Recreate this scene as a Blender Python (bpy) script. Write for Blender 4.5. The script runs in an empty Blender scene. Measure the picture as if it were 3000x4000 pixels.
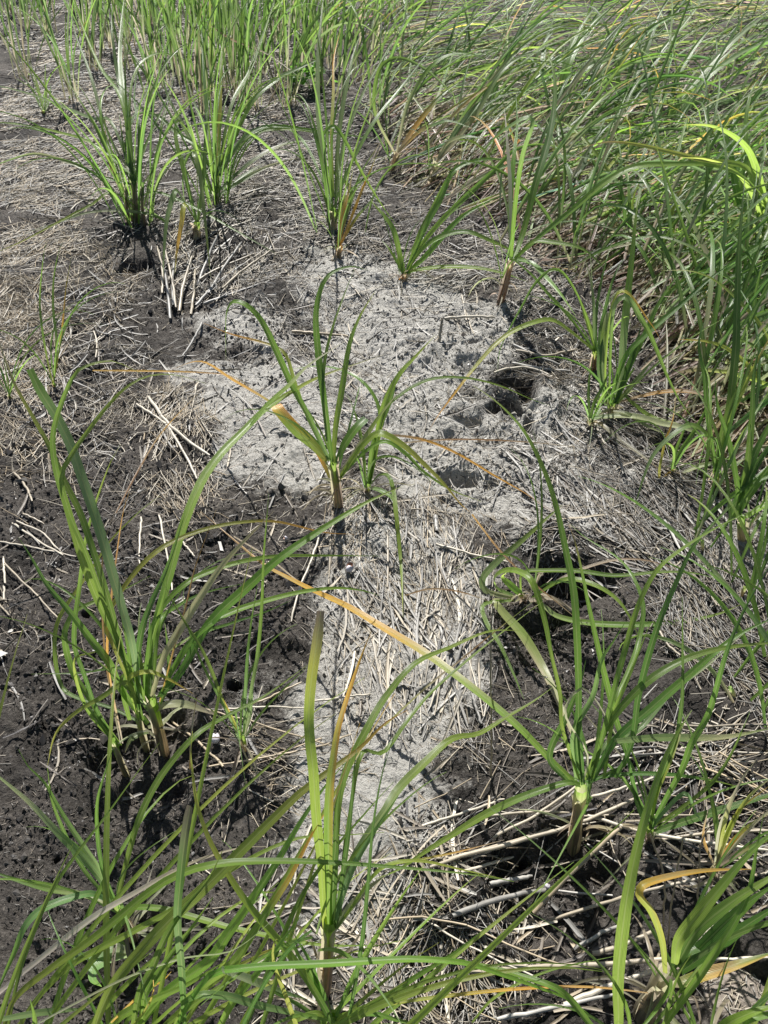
import bpy, math, random
import numpy as np
from mathutils import Matrix, Vector

# ---------------------------------------------------------------- camera, sky, sun, exposure
SC = bpy.context.scene
COL = SC.collection
H_CAM, PITCH = 1.20, math.radians(43.0)
TANX = 0.464                                   # half width of the view
cam_d = bpy.data.cameras.new('camera')
cam_d.sensor_fit = 'HORIZONTAL'
cam_d.sensor_width = 36.0
cam_d.lens = 18.0 / TANX
cam_d.clip_start, cam_d.clip_end = 0.02, 400.0
cam = bpy.data.objects.new('camera', cam_d)
COL.objects.link(cam)
cam.location = (0, 0, H_CAM)
cam.rotation_euler = (math.pi / 2 - PITCH, 0, 0)
SC.camera = cam

SUN_EL, SUN_AZ = math.radians(51), math.radians(-9)      # azimuth from +Y, negative = towards -X
world = bpy.data.worlds.new('World')
SC.world = world
world.use_nodes = True
wn = world.node_tree
wn.nodes.clear()
w_out = wn.nodes.new('ShaderNodeOutputWorld')
w_bg = wn.nodes.new('ShaderNodeBackground')
w_sky = wn.nodes.new('ShaderNodeTexSky')
w_sky.sky_type = 'NISHITA'
w_sky.sun_disc = False
w_sky.sun_elevation = SUN_EL
w_sky.sun_rotation = SUN_AZ
w_bg.inputs['Strength'].default_value = 0.05
wn.links.new(w_sky.outputs[0], w_bg.inputs['Color'])
wn.links.new(w_bg.outputs[0], w_out.inputs['Surface'])
sun_d = bpy.data.lights.new('sun', 'SUN')
sun_d.energy = 5.0
sun_d.angle = math.radians(0.5)
sun_d.color = (1.0, 0.97, 0.925)
sun = bpy.data.objects.new('sun', sun_d)
COL.objects.link(sun)
sun.location = (-0.8, 4, 6)
sun.rotation_euler = (-(math.pi / 2 - SUN_EL), 0, -SUN_AZ)
SC.view_settings.view_transform = 'Standard'
SC.view_settings.look = 'None'
SC.view_settings.exposure = 0.98
SC.view_settings.gamma = 1.0
SC.view_settings.use_curve_mapping = False
SC.cycles.use_denoising = True
SC.cycles.max_bounces = 6
SC.cycles.transparent_max_bounces = 4
SC.cycles.sample_clamp_indirect = 8

rng = np.random.default_rng(11)
random.seed(11)

# ---------------------------------------------------------------- photograph -> world
# the photograph was measured on eight enlargements, two across and four down, each 1659 x 1106
FW, FH = 3318.0, 4424.0
FOC = FW / 2 / TANX
SP, CP = math.sin(PITCH), math.cos(PITCH)


def F(r, x, y):
    r -= 1
    return (x + 1659.0 * (r % 2), y + 1106.0 * (r // 2))


def ray(fx, fy):
    u = (fx - FW / 2) / FOC
    v = (fy - FH / 2) / FOC
    return np.array([u, CP - v * SP, -SP - v * CP])


def on_z(fx, fy, z=0.0):
    d = ray(fx, fy)
    t = (z - H_CAM) / d[2]
    return np.array([0, 0, H_CAM]) + d * t


def on_y(fx, fy, Y):
    d = ray(fx, fy)
    t = Y / d[1]
    return np.array([0, 0, H_CAM]) + d * t


def project(P):
    P = np.asarray(P, float)
    x = P[..., 0]; y = P[..., 1]; z = P[..., 2] - H_CAM
    dep = y * CP - z * SP
    v = (-y * SP - z * CP) / dep
    return x / dep * FOC + FW / 2, v * FOC + FH / 2


def depth_of(P):
    return P[1] * CP - (P[2] - H_CAM) * SP


# ---------------------------------------------------------------- numpy noise
def _hash(ix, iy, seed):
    n = (ix * 374761393 + iy * 668265263 + seed * 974711) & 0xFFFFFFFF
    n = ((n ^ (n >> 13)) * 1274126177) & 0xFFFFFFFF
    n = n ^ (n >> 16)
    return (n & 0xFFFFFF) / float(0xFFFFFF)


def vnoise(x, y, seed=0):
    ix = np.floor(x).astype(np.int64); iy = np.floor(y).astype(np.int64)
    fx = x - ix; fy = y - iy
    fx = fx * fx * (3 - 2 * fx); fy = fy * fy * (3 - 2 * fy)
    a = _hash(ix, iy, seed); b = _hash(ix + 1, iy, seed)
    c = _hash(ix, iy + 1, seed); d = _hash(ix + 1, iy + 1, seed)
    return (a + (b - a) * fx) * (1 - fy) + (c + (d - c) * fx) * fy


def fbm(x, y, seed=0, octv=4, gain=0.5):
    s = 0; a = 1; t = 0
    for k in range(octv):
        s = s + a * vnoise(x * 2 ** k + 17.3 * k, y * 2 ** k - 9.1 * k, seed + k)
        t += a; a *= gain
    return s / t


# ---------------------------------------------------------------- ground shape
# hollows: pixel centre (region, x, y), radius x / y in metres, depth
HOLES = []
for r, x, y, rx, ry, dp in [
        (4, 560, 560, .062, .055, .075), (4, 545, 655, .060, .026, .055), (4, 610, 600, .035, .050, .030),
        (4, 635, 760, .014, .070, .030), (4, 385, 372, .018, .014, .022), (4, 296, 296, .009, .007, .02),
        (4, 330, 960, .045, .030, .028), (4, 380, 700, .03, .02, .015),
        (6, 830, 300, .085, .060, .060), (6, 720, 560, .09, .07, .022), (8, 720, 540, .11, .09, .030),
        (8, 610, 385, .010, .008, .03), (8, 320, 900, .08, .06, .025), (8, 840, 330, .06, .05, .025),
        (5, 1010, 765, .014, .010, .04), (5, 388, 462, .011, .009, .04), (5, 640, 1030, .10, .08, .028),
        (5, 1220, 640, .06, .05, .012), (7, 620, 180, .10, .08, .02), (7, 235, 380, .008, .006, .02),
        (3, 1080, 440, .06, .05, .012), (3, 580, 60, .06, .06, .03), (7, 640, 800, .10, .07, .02),
        (8, 1500, 1000, .10, .06, .03), (6, 1000, 700, .08, .06, .018), (2, 200, 760, .15, .12, .03),
        (5, 185, 910, .007, .006, .02), (3, 205, 395, .012, .01, .02), (4, 1300, 830, .12, .06, .03)]:
    c = on_z(*F(r, x, y))
    HOLES.append((c[0], c[1], rx, ry, dp))
BUMPS = []
for r, x, y, rx, ry, hh in [
        (4, 310, 400, .10, .07, .028), (4, 540, 600, .05, .02, .030), (4, 700, 620, .10, .08, .022), (4, 265, 730, .022, .018, .016),
        (4, 800, 900, .16, .10, .02), (6, 200, 300, .16, .25, .020), (6, 330, 700, .10, .12, .018), (8, 60, 250, .08, .15, .02),
        (3, 1000, 700, .14, .12, .012), (3, 1110, 465, .018, .016, .018), (4, 480, 560, .05, .03, .016), (5, 1120, 700, .12, .08, .018),
        (8, 1570, 960, .05, .05, .0), (3, 1350, 150, .2, .15, .02), (1, 900, 950, .3, .2, .03), (6, 560, 150, .12, .05, .02)]:
    c = on_z(*F(r, x, y))
    BUMPS.append((c[0], c[1], rx, ry, hh))


def ground_coarse(x, y):
    x = np.asarray(x, float); y = np.asarray(y, float)
    z = (fbm(x * 2.1 + 3, y * 2.1, 3, 3) - .5) * .05
    for cx, cy, rx, ry, hh in BUMPS:
        q = ((x - cx) / rx) ** 2 + ((y - cy) / ry) ** 2
        z = z + hh * np.exp(-q)
    wob = (fbm(x * 30, y * 30, 41, 3) - .5) * 1.1
    for cx, cy, rx, ry, dp in HOLES:
        q = ((x - cx) / rx) ** 2 + ((y - cy) / ry) ** 2 + wob
        z = z - 1.5 * dp / (1 + np.exp((q - .75) * 7))
    return z


def poly_mask(fx, fy, poly):
    inside = np.zeros(fx.shape, bool)
    n = len(poly)
    for i in range(n):
        x0, y0 = poly[i]; x1, y1 = poly[(i + 1) % n]
        cond = ((y0 > fy) != (y1 > fy)) & (fx < (x1 - x0) * (fy - y0) / ((y1 - y0) or 1e-9) + x0)
        inside ^= cond
    return inside


# pale dried silt: outlines in half-scale (1659 x 2212) photograph points, laid down on the ground plane
PALE = [
    [(385, 805), (470, 790), (560, 800), (640, 785), (690, 800), (760, 900), (700, 985), (705, 1040), (640, 1060), (560, 1035), (480, 1040), (440, 1000), (470, 930), (420, 870)],
    [(640, 560), (740, 540), (880, 610), (960, 640), (1120, 680), (1140, 760), (1020, 800), (1010, 870), (1090, 900), (1150, 870), (1200, 820), (1290, 900), (1350, 1030), (1310, 1140), (1180, 1150), (1060, 1110), (900, 1080), (820, 960), (790, 870), (700, 800), (680, 700)],
    [(735, 1110), (830, 1130), (960, 1150), (1030, 1230), (1050, 1300), (1010, 1420), (1060, 1500), (1040, 1570), (960, 1640), (900, 1700), (930, 1800), (880, 1880), (760, 1900), (660, 1860), (640, 1760), (610, 1680), (640, 1540), (690, 1400), (720, 1250)],
    [(1540, 1130), (1659, 1150), (1659, 1260), (1590, 1230)],
    [(620, 2000), (820, 1900), (900, 1960), (840, 2100), (700, 2140)],
    [(440, 690), (560, 680), (640, 720), (600, 760), (480, 740)],
    [(460, 1500), (560, 1470), (600, 1440), (560, 1500), (480, 1560)],
]
PALE_G = [[tuple(on_z(2 * a, 2 * b)[:2]) for a, b in p] for p in PALE]
DUST = [(480, 560), (600, 430), (820, 400), (1000, 470), (1250, 640), (1450, 850), (1480, 1150), (1200, 1230), (1110, 1300), (1100, 1560), (1000, 1900), (900, 2150), (600, 2180), (600, 1750), (640, 1450), (690, 1150), (480, 1090), (360, 1000), (340, 780), (420, 660)]
DUST_G = [tuple(on_z(2 * a, 2 * b)[:2]) for a, b in DUST]
TAPS = [(r * math.cos(a + r * 40), r * math.sin(a + r * 40)) for r, k in ((0, 1), (.014, 5), (.028, 7), (.045, 8)) for a in np.arange(k) * 2 * math.pi / k]


def pale_value(x, y):
    wx = (fbm(x * 11, y * 11, 77, 4) - .5) * .13
    wy = (fbm(x * 11 + 50, y * 11, 78, 4) - .5) * .13
    acc = np.zeros(np.shape(x)); dust = np.zeros(np.shape(x))
    for dx, dy in TAPS:
        m = np.zeros(np.shape(x), bool)
        for p in PALE_G:
            m |= poly_mask(x + wx + dx, y + wy + dy, p)
        acc = acc + m
        dust = dust + poly_mask(x + wx * 1.5 + dx * 2.5, y + wy * 1.5 + dy * 2.5, DUST_G)
    acc /= len(TAPS); dust /= len(TAPS)
    patch = fbm(x * 7, y * 7, 79, 4)
    return np.clip(acc * (.95 + .75 * (patch - .4)) + .30 * dust * (patch * 1.4), 0, 1.1)


CRUST = on_z(*F(4, 480, 560))


def ground_z(x, y):
    x = np.asarray(x, float); y = np.asarray(y, float)
    z = ground_coarse(x, y)
    z = z + (fbm(x * 22, y * 22, 9, 3) - .5) * .021
    ridg = 1 - np.abs(2 * fbm(x * 60, y * 60, 15, 3) - 1)
    z = z + (ridg - .75) * .011 + (fbm(x * 150, y * 150, 23, 2) - .5) * .0085
    lump = np.clip(fbm(x * 9 + 7, y * 9, 31, 3) - .52, 0, .3)
    z = z + lump * .05
    near_crust = np.exp(-(((x - CRUST[0]) / .34) ** 2 + ((y - CRUST[1]) / .42) ** 2))
    z = z + near_crust * ((1 - np.abs(2 * fbm(x * 13 + 2, y * 13, 35, 3) - 1)) - .6) * .045
    return z


# ---------------------------------------------------------------- mesh helpers
def mesh_np(name, V, Q, colors=None, uv=None, smooth=True):
    """V (n,3), Q (m,4) quads, colors (n,3) per vertex, uv (n,2) per vertex"""
    V = np.ascontiguousarray(V, dtype=np.float32); Q = np.ascontiguousarray(Q, dtype=np.int32)
    me = bpy.data.meshes.new(name)
    me.vertices.add(len(V)); me.vertices.foreach_set('co', V.ravel())
    me.loops.add(Q.size); me.loops.foreach_set('vertex_index', Q.ravel())
    me.polygons.add(len(Q))
    k = Q.shape[1]
    me.polygons.foreach_set('loop_start', np.arange(0, Q.size, k, dtype=np.int32))
    me.polygons.foreach_set('loop_total', np.full(len(Q), k, dtype=np.int32))
    me.polygons.foreach_set('use_smooth', np.full(len(Q), smooth, dtype=bool))
    if colors is not None:
        ca = me.color_attributes.new('Col', 'FLOAT_COLOR', 'POINT')
        c4 = np.ones((len(V), 4), np.float32); c4[:, :3] = colors
        ca.data.foreach_set('color', c4.ravel())
    if uv is not None:
        ul = me.uv_layers.new(name='UVMap')
        ul.data.foreach_set('uv', np.ascontiguousarray(uv[Q.ravel()], dtype=np.float32).ravel())
    me.update(calc_edges=True)
    me.validate()
    return me


def link(name, me, mat, parent=None, kind=None):
    o = bpy.data.objects.new(name, me)
    COL.objects.link(o)
    if me is not None and mat is not None and len(me.materials) == 0:
        me.materials.append(mat)
    if parent is not None:
        o.parent = parent
    if kind:
        o['kind'] = kind
    return o


def thing(name, label, cat, loc=(0, 0, 0), group=None):
    o = bpy.data.objects.new(name, None)
    COL.objects.link(o)
    o.empty_display_size = .02
    o.location = loc
    o['label'] = label; o['category'] = cat
    if group:
        o['group'] = group
    return o


def unit(a):
    return a / np.maximum(np.linalg.norm(a, axis=-1, keepdims=True), 1e-9)


def catmull(P, n):
    P = np.asarray(P, float)
    if len(P) == 2:
        return P[0] + (P[1] - P[0]) * np.linspace(0, 1, n)[:, None]
    seg = np.linalg.norm(np.diff(P, axis=0), axis=1)
    t = np.concatenate([[0], np.cumsum(np.maximum(seg, 1e-6) ** .7)])
    t /= t[-1]
    # finite-difference tangents on a non-uniform grid, Hermite evaluation
    m = np.zeros_like(P)
    m[1:-1] = (P[2:] - P[:-2]) / (t[2:] - t[:-2])[:, None]
    m[0] = (P[1] - P[0]) / (t[1] - t[0]); m[-1] = (P[-1] - P[-2]) / (t[-1] - t[-2])
    q = np.linspace(0, 1, n)
    k = np.clip(np.searchsorted(t, q, side='right') - 1, 0, len(P) - 2)
    hh = (t[k + 1] - t[k])[:, None]; s = ((q - t[k]) / (t[k + 1] - t[k]))[:, None]
    return ((2 * s ** 3 - 3 * s ** 2 + 1) * P[k] + (s ** 3 - 2 * s ** 2 + s) * hh * m[k]
            + (-2 * s ** 3 + 3 * s ** 2) * P[k + 1] + (s ** 3 - s ** 2) * hh * m[k + 1])


def ribbons(P, S, W, C, fold=.16, edge=None):
    """P (N,n,3) centre lines, S (N,n,3) side vectors, W (N,n) full widths, C (N,n,3) colours -> V,Q,col,uv
    edge: (N,n,3) colour of one margin"""
    N, n, _ = P.shape
    T = unit(np.gradient(P, axis=1))
    S = unit(S - T * np.sum(S * T, -1, keepdims=True))
    Nn = unit(np.cross(T, S))
    Nn = np.where(Nn[..., 2:3] < 0, -Nn, Nn)
    h = W[..., None] * .5
    rows = [P - S * h, P - S * h * .45 - Nn * h * fold * .8, P - Nn * h * fold * 1.6, P + S * h * .45 - Nn * h * fold * .8, P + S * h]
    V = np.stack(rows, 2)                                    # N,n,5,3
    Cc = np.repeat(C[:, :, None, :], 5, 2)
    if edge is not None:
        Cc[:, :, 0] = edge; Cc[:, :, 1] = edge * .5 + C * .5
    L = np.concatenate([np.zeros((N, 1)), np.cumsum(np.linalg.norm(np.diff(P, axis=1), axis=-1), 1)], 1)
    U = np.zeros((N, n, 5, 2))
    U[..., 0] = np.array([0, .27, .5, .73, 1.0])[None, None]
    U[..., 1] = (L + rng.random((N, 1)) * 3)[:, :, None]
    idx = np.arange(N * n * 5).reshape(N, n, 5)
    Q = np.stack([idx[:, :-1, :-1], idx[:, :-1, 1:], idx[:, 1:, 1:], idx[:, 1:, :-1]], -1).reshape(-1, 4)
    return V.reshape(-1, 3), Q, Cc.reshape(-1, 3), U.reshape(-1, 2)


def tubes(P, R, C, k=4):
    """P (N,n,3), R (N,n), C (N,n,3)"""
    N, n, _ = P.shape
    T = unit(np.gradient(P, axis=1))
    ref = np.where(np.abs(T[..., 2:3]) > .9, np.array([1.0, 0, 0]), np.array([0, 0, 1.0]))
    A = unit(np.cross(T, ref)); B = np.cross(T, A)
    ang = np.arange(k) * 2 * math.pi / k
    V = P[:, :, None] + R[:, :, None, None] * (A[:, :, None] * np.cos(ang)[None, None, :, None] + B[:, :, None] * np.sin(ang)[None, None, :, None])
    idx = np.arange(N * n * k).reshape(N, n, k)
    nx = np.roll(idx, -1, 2)
    Q = np.stack([idx[:, :-1], nx[:, :-1], nx[:, 1:], idx[:, 1:]], -1).reshape(-1, 4)
    Cc = np.repeat(C[:, :, None], k, 2).reshape(-1, 3)
    L = np.concatenate([np.zeros((N, 1)), np.cumsum(np.linalg.norm(np.diff(P, axis=1), axis=-1), 1)], 1)
    U = np.zeros((N, n, k, 2)); U[..., 0] = (np.arange(k) / k)[None, None]; U[..., 1] = (L + rng.random((N, 1)) * 3)[:, :, None]
    return V.reshape(-1, 3), Q, Cc, U.reshape(-1, 2)


# ---------------------------------------------------------------- materials
def new_mat(name):
    m = bpy.data.materials.new(name)
    m.use_nodes = True
    nt = m.node_tree
    nt.nodes.clear()
    out = nt.nodes.new('ShaderNodeOutputMaterial')
    return m, nt, out


def nd(nt, t, **kw):
    n = nt.nodes.new(t)
    for k, v in kw.items():
        if k in n.inputs:
            n.inputs[k].default_value = v
        else:
            setattr(n, k, v)
    return n


def math_n(nt, op, a, b=None, c=None):
    n = nt.nodes.new('ShaderNodeMath'); n.operation = op
    for i, v in enumerate((a, b, c)):
        if v is None:
            continue
        if hasattr(v, 'node'):
            nt.links.new(v, n.inputs[i])
        else:
            n.inputs[i].default_value = v
    return n.outputs[0]


def mixc(nt, fac, a, b, mode='MIX'):
    n = nt.nodes.new('ShaderNodeMix'); n.data_type = 'RGBA'; n.blend_type = mode
    for sock, v in ((n.inputs[0], fac), (n.inputs[6], a), (n.inputs[7], b)):
        if hasattr(v, 'node'):
            nt.links.new(v, sock)
        else:
            sock.default_value = v if isinstance(v, float) else (*v, 1.0) if len(v) == 3 else v
    return n.outputs[2]


def ramp(nt, fac, stops, interp='LINEAR'):
    n = nt.nodes.new('ShaderNodeValToRGB')
    n.color_ramp.interpolation = interp
    el = n.color_ramp.elements
    while len(el) < len(stops):
        el.new(.5)
    for e, (p, v) in zip(el, stops):
        e.position = p
        e.color = (v, v, v, 1) if not isinstance(v, tuple) else (*v, 1)
    nt.links.new(fac, n.inputs[0])
    return n.outputs[0]


def leaf_material():
    m, nt, out = new_mat('grass_leaf')
    L = nt.links.new
    col = nd(nt, 'ShaderNodeAttribute', attribute_name='Col').outputs['Color']
    uv = nd(nt, 'ShaderNodeUVMap', uv_map='UVMap').outputs[0]
    sep = nd(nt, 'ShaderNodeSeparateXYZ'); L(uv, sep.inputs[0])
    rib = math_n(nt, 'SINE', math_n(nt, 'MULTIPLY', sep.outputs[0], 58.0))
    mapn = nd(nt, 'ShaderNodeMapping'); L(uv, mapn.inputs[0])
    mapn.inputs['Scale'].default_value = (9, 26, 1)
    nz = nd(nt, 'ShaderNodeTexNoise', Scale=1.0, Detail=3.0); L(mapn.outputs[0], nz.inputs['Vector'])
    v = math_n(nt, 'ADD', math_n(nt, 'MULTIPLY', nz.outputs[0], .7), .62)
    v = math_n(nt, 'ADD', v, math_n(nt, 'MULTIPLY', rib, .15))
    c1 = mixc(nt, 1.0, col, v, 'MULTIPLY')
    # pale midrib and brown blemishes
    mid = math_n(nt, 'LESS_THAN', math_n(nt, 'ABSOLUTE', math_n(nt, 'SUBTRACT', sep.outputs[0], .5)), .055)
    c1 = mixc(nt, math_n(nt, 'MULTIPLY', mid, .35), c1, (.30, .33, .14))
    mp3 = nd(nt, 'ShaderNodeMapping'); L(uv, mp3.inputs[0]); mp3.inputs['Scale'].default_value = (2.2, 34, 1)
    bl = nd(nt, 'ShaderNodeTexNoise', Scale=1.0, Detail=5.0, Roughness=.65); L(mp3.outputs[0], bl.inputs['Vector'])
    c1 = mixc(nt, math_n(nt, 'MULTIPLY', ramp(nt, bl.outputs[0], [(.62, 0.0), (.74, 1.0)]), .38), c1, (.26, .19, .085))
    # tiny salt crystals
    mp2 = nd(nt, 'ShaderNodeMapping'); L(uv, mp2.inputs[0]); mp2.inputs['Scale'].default_value = (5, 420, 1)
    vo = nd(nt, 'ShaderNodeTexVoronoi', Scale=1.0); L(mp2.outputs[0], vo.inputs['Vector'])
    sp = nd(nt, 'ShaderNodeTexNoise', Scale=14.0); L(uv, sp.inputs['Vector'])
    thr = math_n(nt, 'MULTIPLY', math_n(nt, 'SUBTRACT', sp.outputs[0], .42), .55)
    speck = math_n(nt, 'LESS_THAN', vo.outputs['Distance'], thr)
    c2 = mixc(nt, math_n(nt, 'MULTIPLY', speck, .32), c1, (.55, .58, .5))
    bs = nd(nt, 'ShaderNodeBsdfPrincipled', Roughness=.42)
    L(c2, bs.inputs['Base Color'])
    bs.inputs['Specular IOR Level'].default_value = .5
    rg = math_n(nt, 'ADD', math_n(nt, 'MULTIPLY', nz.outputs[0], .26), .22)
    L(rg, bs.inputs['Roughness'])
    bmp = nd(nt, 'ShaderNodeBump', Strength=.35, Distance=.0006); L(rib, bmp.inputs['Height']); L(bmp.outputs[0], bs.inputs['Normal'])
    tr = nd(nt, 'ShaderNodeBsdfTranslucent')
    hs = nd(nt, 'ShaderNodeHueSaturation', Saturation=0.98, Value=2.1); L(c1, hs.inputs['Color'])
    hs.inputs['Hue'].default_value = .495
    L(hs.outputs[0], tr.inputs['Color'])
    mx = nd(nt, 'ShaderNodeMixShader', Fac=.50)
    L(bs.outputs[0], mx.inputs[1]); L(tr.outputs[0], mx.inputs[2]); L(mx.outputs[0], out.inputs[0])
    return m


def straw_material(name='dry_straw', trans=.08):
    m, nt, out = new_mat(name)
    L = nt.links.new
    col = nd(nt, 'ShaderNodeAttribute', attribute_name='Col').outputs['Color']
    uv = nd(nt, 'ShaderNodeUVMap', uv_map='UVMap').outputs[0]
    mapn = nd(nt, 'ShaderNodeMapping'); L(uv, mapn.inputs[0]); mapn.inputs['Scale'].default_value = (9, 60, 1)
    nz = nd(nt, 'ShaderNodeTexNoise', Scale=1.0, Detail=4.0); L(mapn.outputs[0], nz.inputs['Vector'])
    mp2 = nd(nt, 'ShaderNodeMapping'); L(uv, mp2.inputs[0]); mp2.inputs['Scale'].default_value = (22, 6, 1)
    n2 = nd(nt, 'ShaderNodeTexNoise', Scale=1.0, Detail=3.0); L(mp2.outputs[0], n2.inputs['Vector'])
    v = math_n(nt, 'ADD', math_n(nt, 'MULTIPLY', nz.outputs[0], .9), .22)
    v = math_n(nt, 'ADD', v, math_n(nt, 'MULTIPLY', n2.outputs[0], .65))
    c1 = mixc(nt, 1.0, col, v, 'MULTIPLY')
    bs = nd(nt, 'ShaderNodeBsdfPrincipled', Roughness=.42)
    bs.inputs['Specular IOR Level'].default_value = .45
    L(c1, bs.inputs['Base Color'])
    bmp = nd(nt, 'ShaderNodeBump', Strength=.5, Distance=.0008); L(n2.outputs[0], bmp.inputs['Height']); L(bmp.outputs[0], bs.inputs['Normal'])
    tr = nd(nt, 'ShaderNodeBsdfTranslucent'); L(c1, tr.inputs['Color'])
    mx = nd(nt, 'ShaderNodeMixShader', Fac=trans); L(bs.outputs[0], mx.inputs[1]); L(tr.outputs[0], mx.inputs[2]); L(mx.outputs[0], out.inputs[0])
    return m


def ground_material():
    m, nt, out = new_mat('marsh_mud')
    L = nt.links.new
    pale = nd(nt, 'ShaderNodeAttribute', attribute_name='pale').outputs['Fac']
    co = nd(nt, 'ShaderNodeTexCoord').outputs['Object']
    n1 = nd(nt, 'ShaderNodeTexNoise', Scale=34.0, Detail=8.0, Roughness=.68); L(co, n1.inputs['Vector'])
    n2 = nd(nt, 'ShaderNodeTexNoise', Scale=160.0, Detail=6.0, Roughness=.75); L(co, n2.inputs['Vector'])
    n3 = nd(nt, 'ShaderNodeTexNoise', Scale=5.0, Detail=4.0); L(co, n3.inputs['Vector'])
    n4 = nd(nt, 'ShaderNodeTexNoise', Scale=75.0, Detail=7.0, Roughness=.7); L(co, n4.inputs['Vector'])
    n5 = nd(nt, 'ShaderNodeTexNoise', Scale=420.0, Detail=3.0, Roughness=.7); L(co, n5.inputs['Vector'])
    mudc = ramp(nt, n2.outputs[0], [(.28, (.022, .019, .0165)), (.50, (.060, .053, .046)), (.66, (.118, .106, .092)), (.85, (.19, .172, .15))])
    flk = ramp(nt, n5.outputs[0], [(.58, 0.0), (.70, 1.0)])
    mudc = mixc(nt, math_n(nt, 'MULTIPLY', flk, .5), mudc, (.15, .13, .108))
    big = ramp(nt, n3.outputs[0], [(.33, .42), (.68, 1.75)])
    mudc = mixc(nt, 1.0, mudc, big, 'MULTIPLY')
    silt = ramp(nt, n2.outputs[0], [(.20, (.20, .19, .168)), (.38, (.36, .345, .31)), (.55, (.46, .445, .405)), (.75, (.53, .515, .475))])
    pit = ramp(nt, n1.outputs[0], [(.30, .62), (.44, 1.0), (.7, 1.05)])
    silt = mixc(nt, 1.0, silt, pit, 'MULTIPLY')
    f = math_n(nt, 'ADD', pale, math_n(nt, 'MULTIPLY', math_n(nt, 'SUBTRACT', n1.outputs[0], .52), 1.7))
    f = math_n(nt, 'ADD', f, math_n(nt, 'MULTIPLY', math_n(nt, 'SUBTRACT', n2.outputs[0], .5), .9))
    fm = ramp(nt, f, [(.22, 0.0), (.50, .45), (.80, 1.0)])
    base = mixc(nt, fm, mudc, silt)
    bs = nd(nt, 'ShaderNodeBsdfPrincipled', Roughness=.85); L(base, bs.inputs['Base Color'])
    bs.inputs['Specular IOR Level'].default_value = .25
    hgt = math_n(nt, 'ADD', math_n(nt, 'MULTIPLY', n1.outputs[0], 1.2), n2.outputs[0])
    hgt = math_n(nt, 'ADD', hgt, math_n(nt, 'MULTIPLY', n4.outputs[0], 1.4))
    bmp = nd(nt, 'ShaderNodeBump', Strength=1.0, Distance=.010); L(hgt, bmp.inputs['Height']); L(bmp.outputs[0], bs.inputs['Normal'])
    L(bs.outputs[0], out.inputs[0])
    return m


def simple_mat(name, c, rough=.6, noise=40.0, amt=.5, bump=.0):
    m, nt, out = new_mat(name)
    L = nt.links.new
    co = nd(nt, 'ShaderNodeTexCoord').outputs['Object']
    nz = nd(nt, 'ShaderNodeTexNoise', Scale=noise, Detail=4.0); L(co, nz.inputs['Vector'])
    v = math_n(nt, 'ADD', math_n(nt, 'MULTIPLY', nz.outputs[0], amt), 1 - amt * .5)
    cc = mixc(nt, 1.0, c, v, 'MULTIPLY')
    bs = nd(nt, 'ShaderNodeBsdfPrincipled', Roughness=rough); L(cc, bs.inputs['Base Color'])
    if bump:
        bmp = nd(nt, 'ShaderNodeBump', Strength=.8, Distance=bump); L(nz.outputs[0], bmp.inputs['Height']); L(bmp.outputs[0], bs.inputs['Normal'])
    L(bs.outputs[0], out.inputs[0])
    return m


M_LEAF = leaf_material()
M_STRAW = straw_material()
M_GROUND = ground_material()
M_SHELL = simple_mat('shell_lime', (.50, .47, .50), .35, 220.0, .6)
M_SHELL_IN = simple_mat('shell_inside', (.20, .10, .055), .5, 200.0, .4)
M_CLOD = simple_mat('clod_mud', (.17, .145, .12), .9, 120.0, 1.3, .006)

# ---------------------------------------------------------------- ground sheet
xs = np.concatenate([np.linspace(-30, -3.2, 14), np.linspace(-3.1, -.95, 90), np.linspace(-.94, .94, 420), np.linspace(.95, 3.1, 90), np.linspace(3.2, 30, 14)])
ya = np.linspace(.15, 2.3, 430); yb = 2.3 + np.cumsum(np.geomspace(.006, .05, 170)); yc = np.linspace(yb[-1] + .4, 60, 30)
ys = np.concatenate([np.linspace(-12, .05, 16), ya, yb, yc])
GX, GY = np.meshgrid(xs, ys)
near = (np.abs(GX) < 3.2) & (GY > .1) & (GY < yb[-1])
GZ = np.where(near, ground_z(GX, GY), ground_coarse(GX, GY))
idx = np.arange(GX.size).reshape(GX.shape)
Qg = np.stack([idx[:-1, :-1], idx[:-1, 1:], idx[1:, 1:], idx[1:, :-1]], -1).reshape(-1, 4)
me = mesh_np('ground', np.stack([GX, GY, GZ], -1).reshape(-1, 3), Qg)
at = me.attributes.new('pale', 'FLOAT', 'POINT')
at.data.foreach_set('value', pale_value(GX, GY).ravel().astype(np.float32))
link('ground', me, M_GROUND, kind='structure')

# ---------------------------------------------------------------- colours (albedo)
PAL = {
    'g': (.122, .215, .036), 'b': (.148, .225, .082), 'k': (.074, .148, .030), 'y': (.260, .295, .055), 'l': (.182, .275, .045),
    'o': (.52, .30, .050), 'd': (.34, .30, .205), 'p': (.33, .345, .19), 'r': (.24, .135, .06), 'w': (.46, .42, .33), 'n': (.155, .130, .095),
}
PAL = {k: np.array(v) for k, v in PAL.items()}


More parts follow.
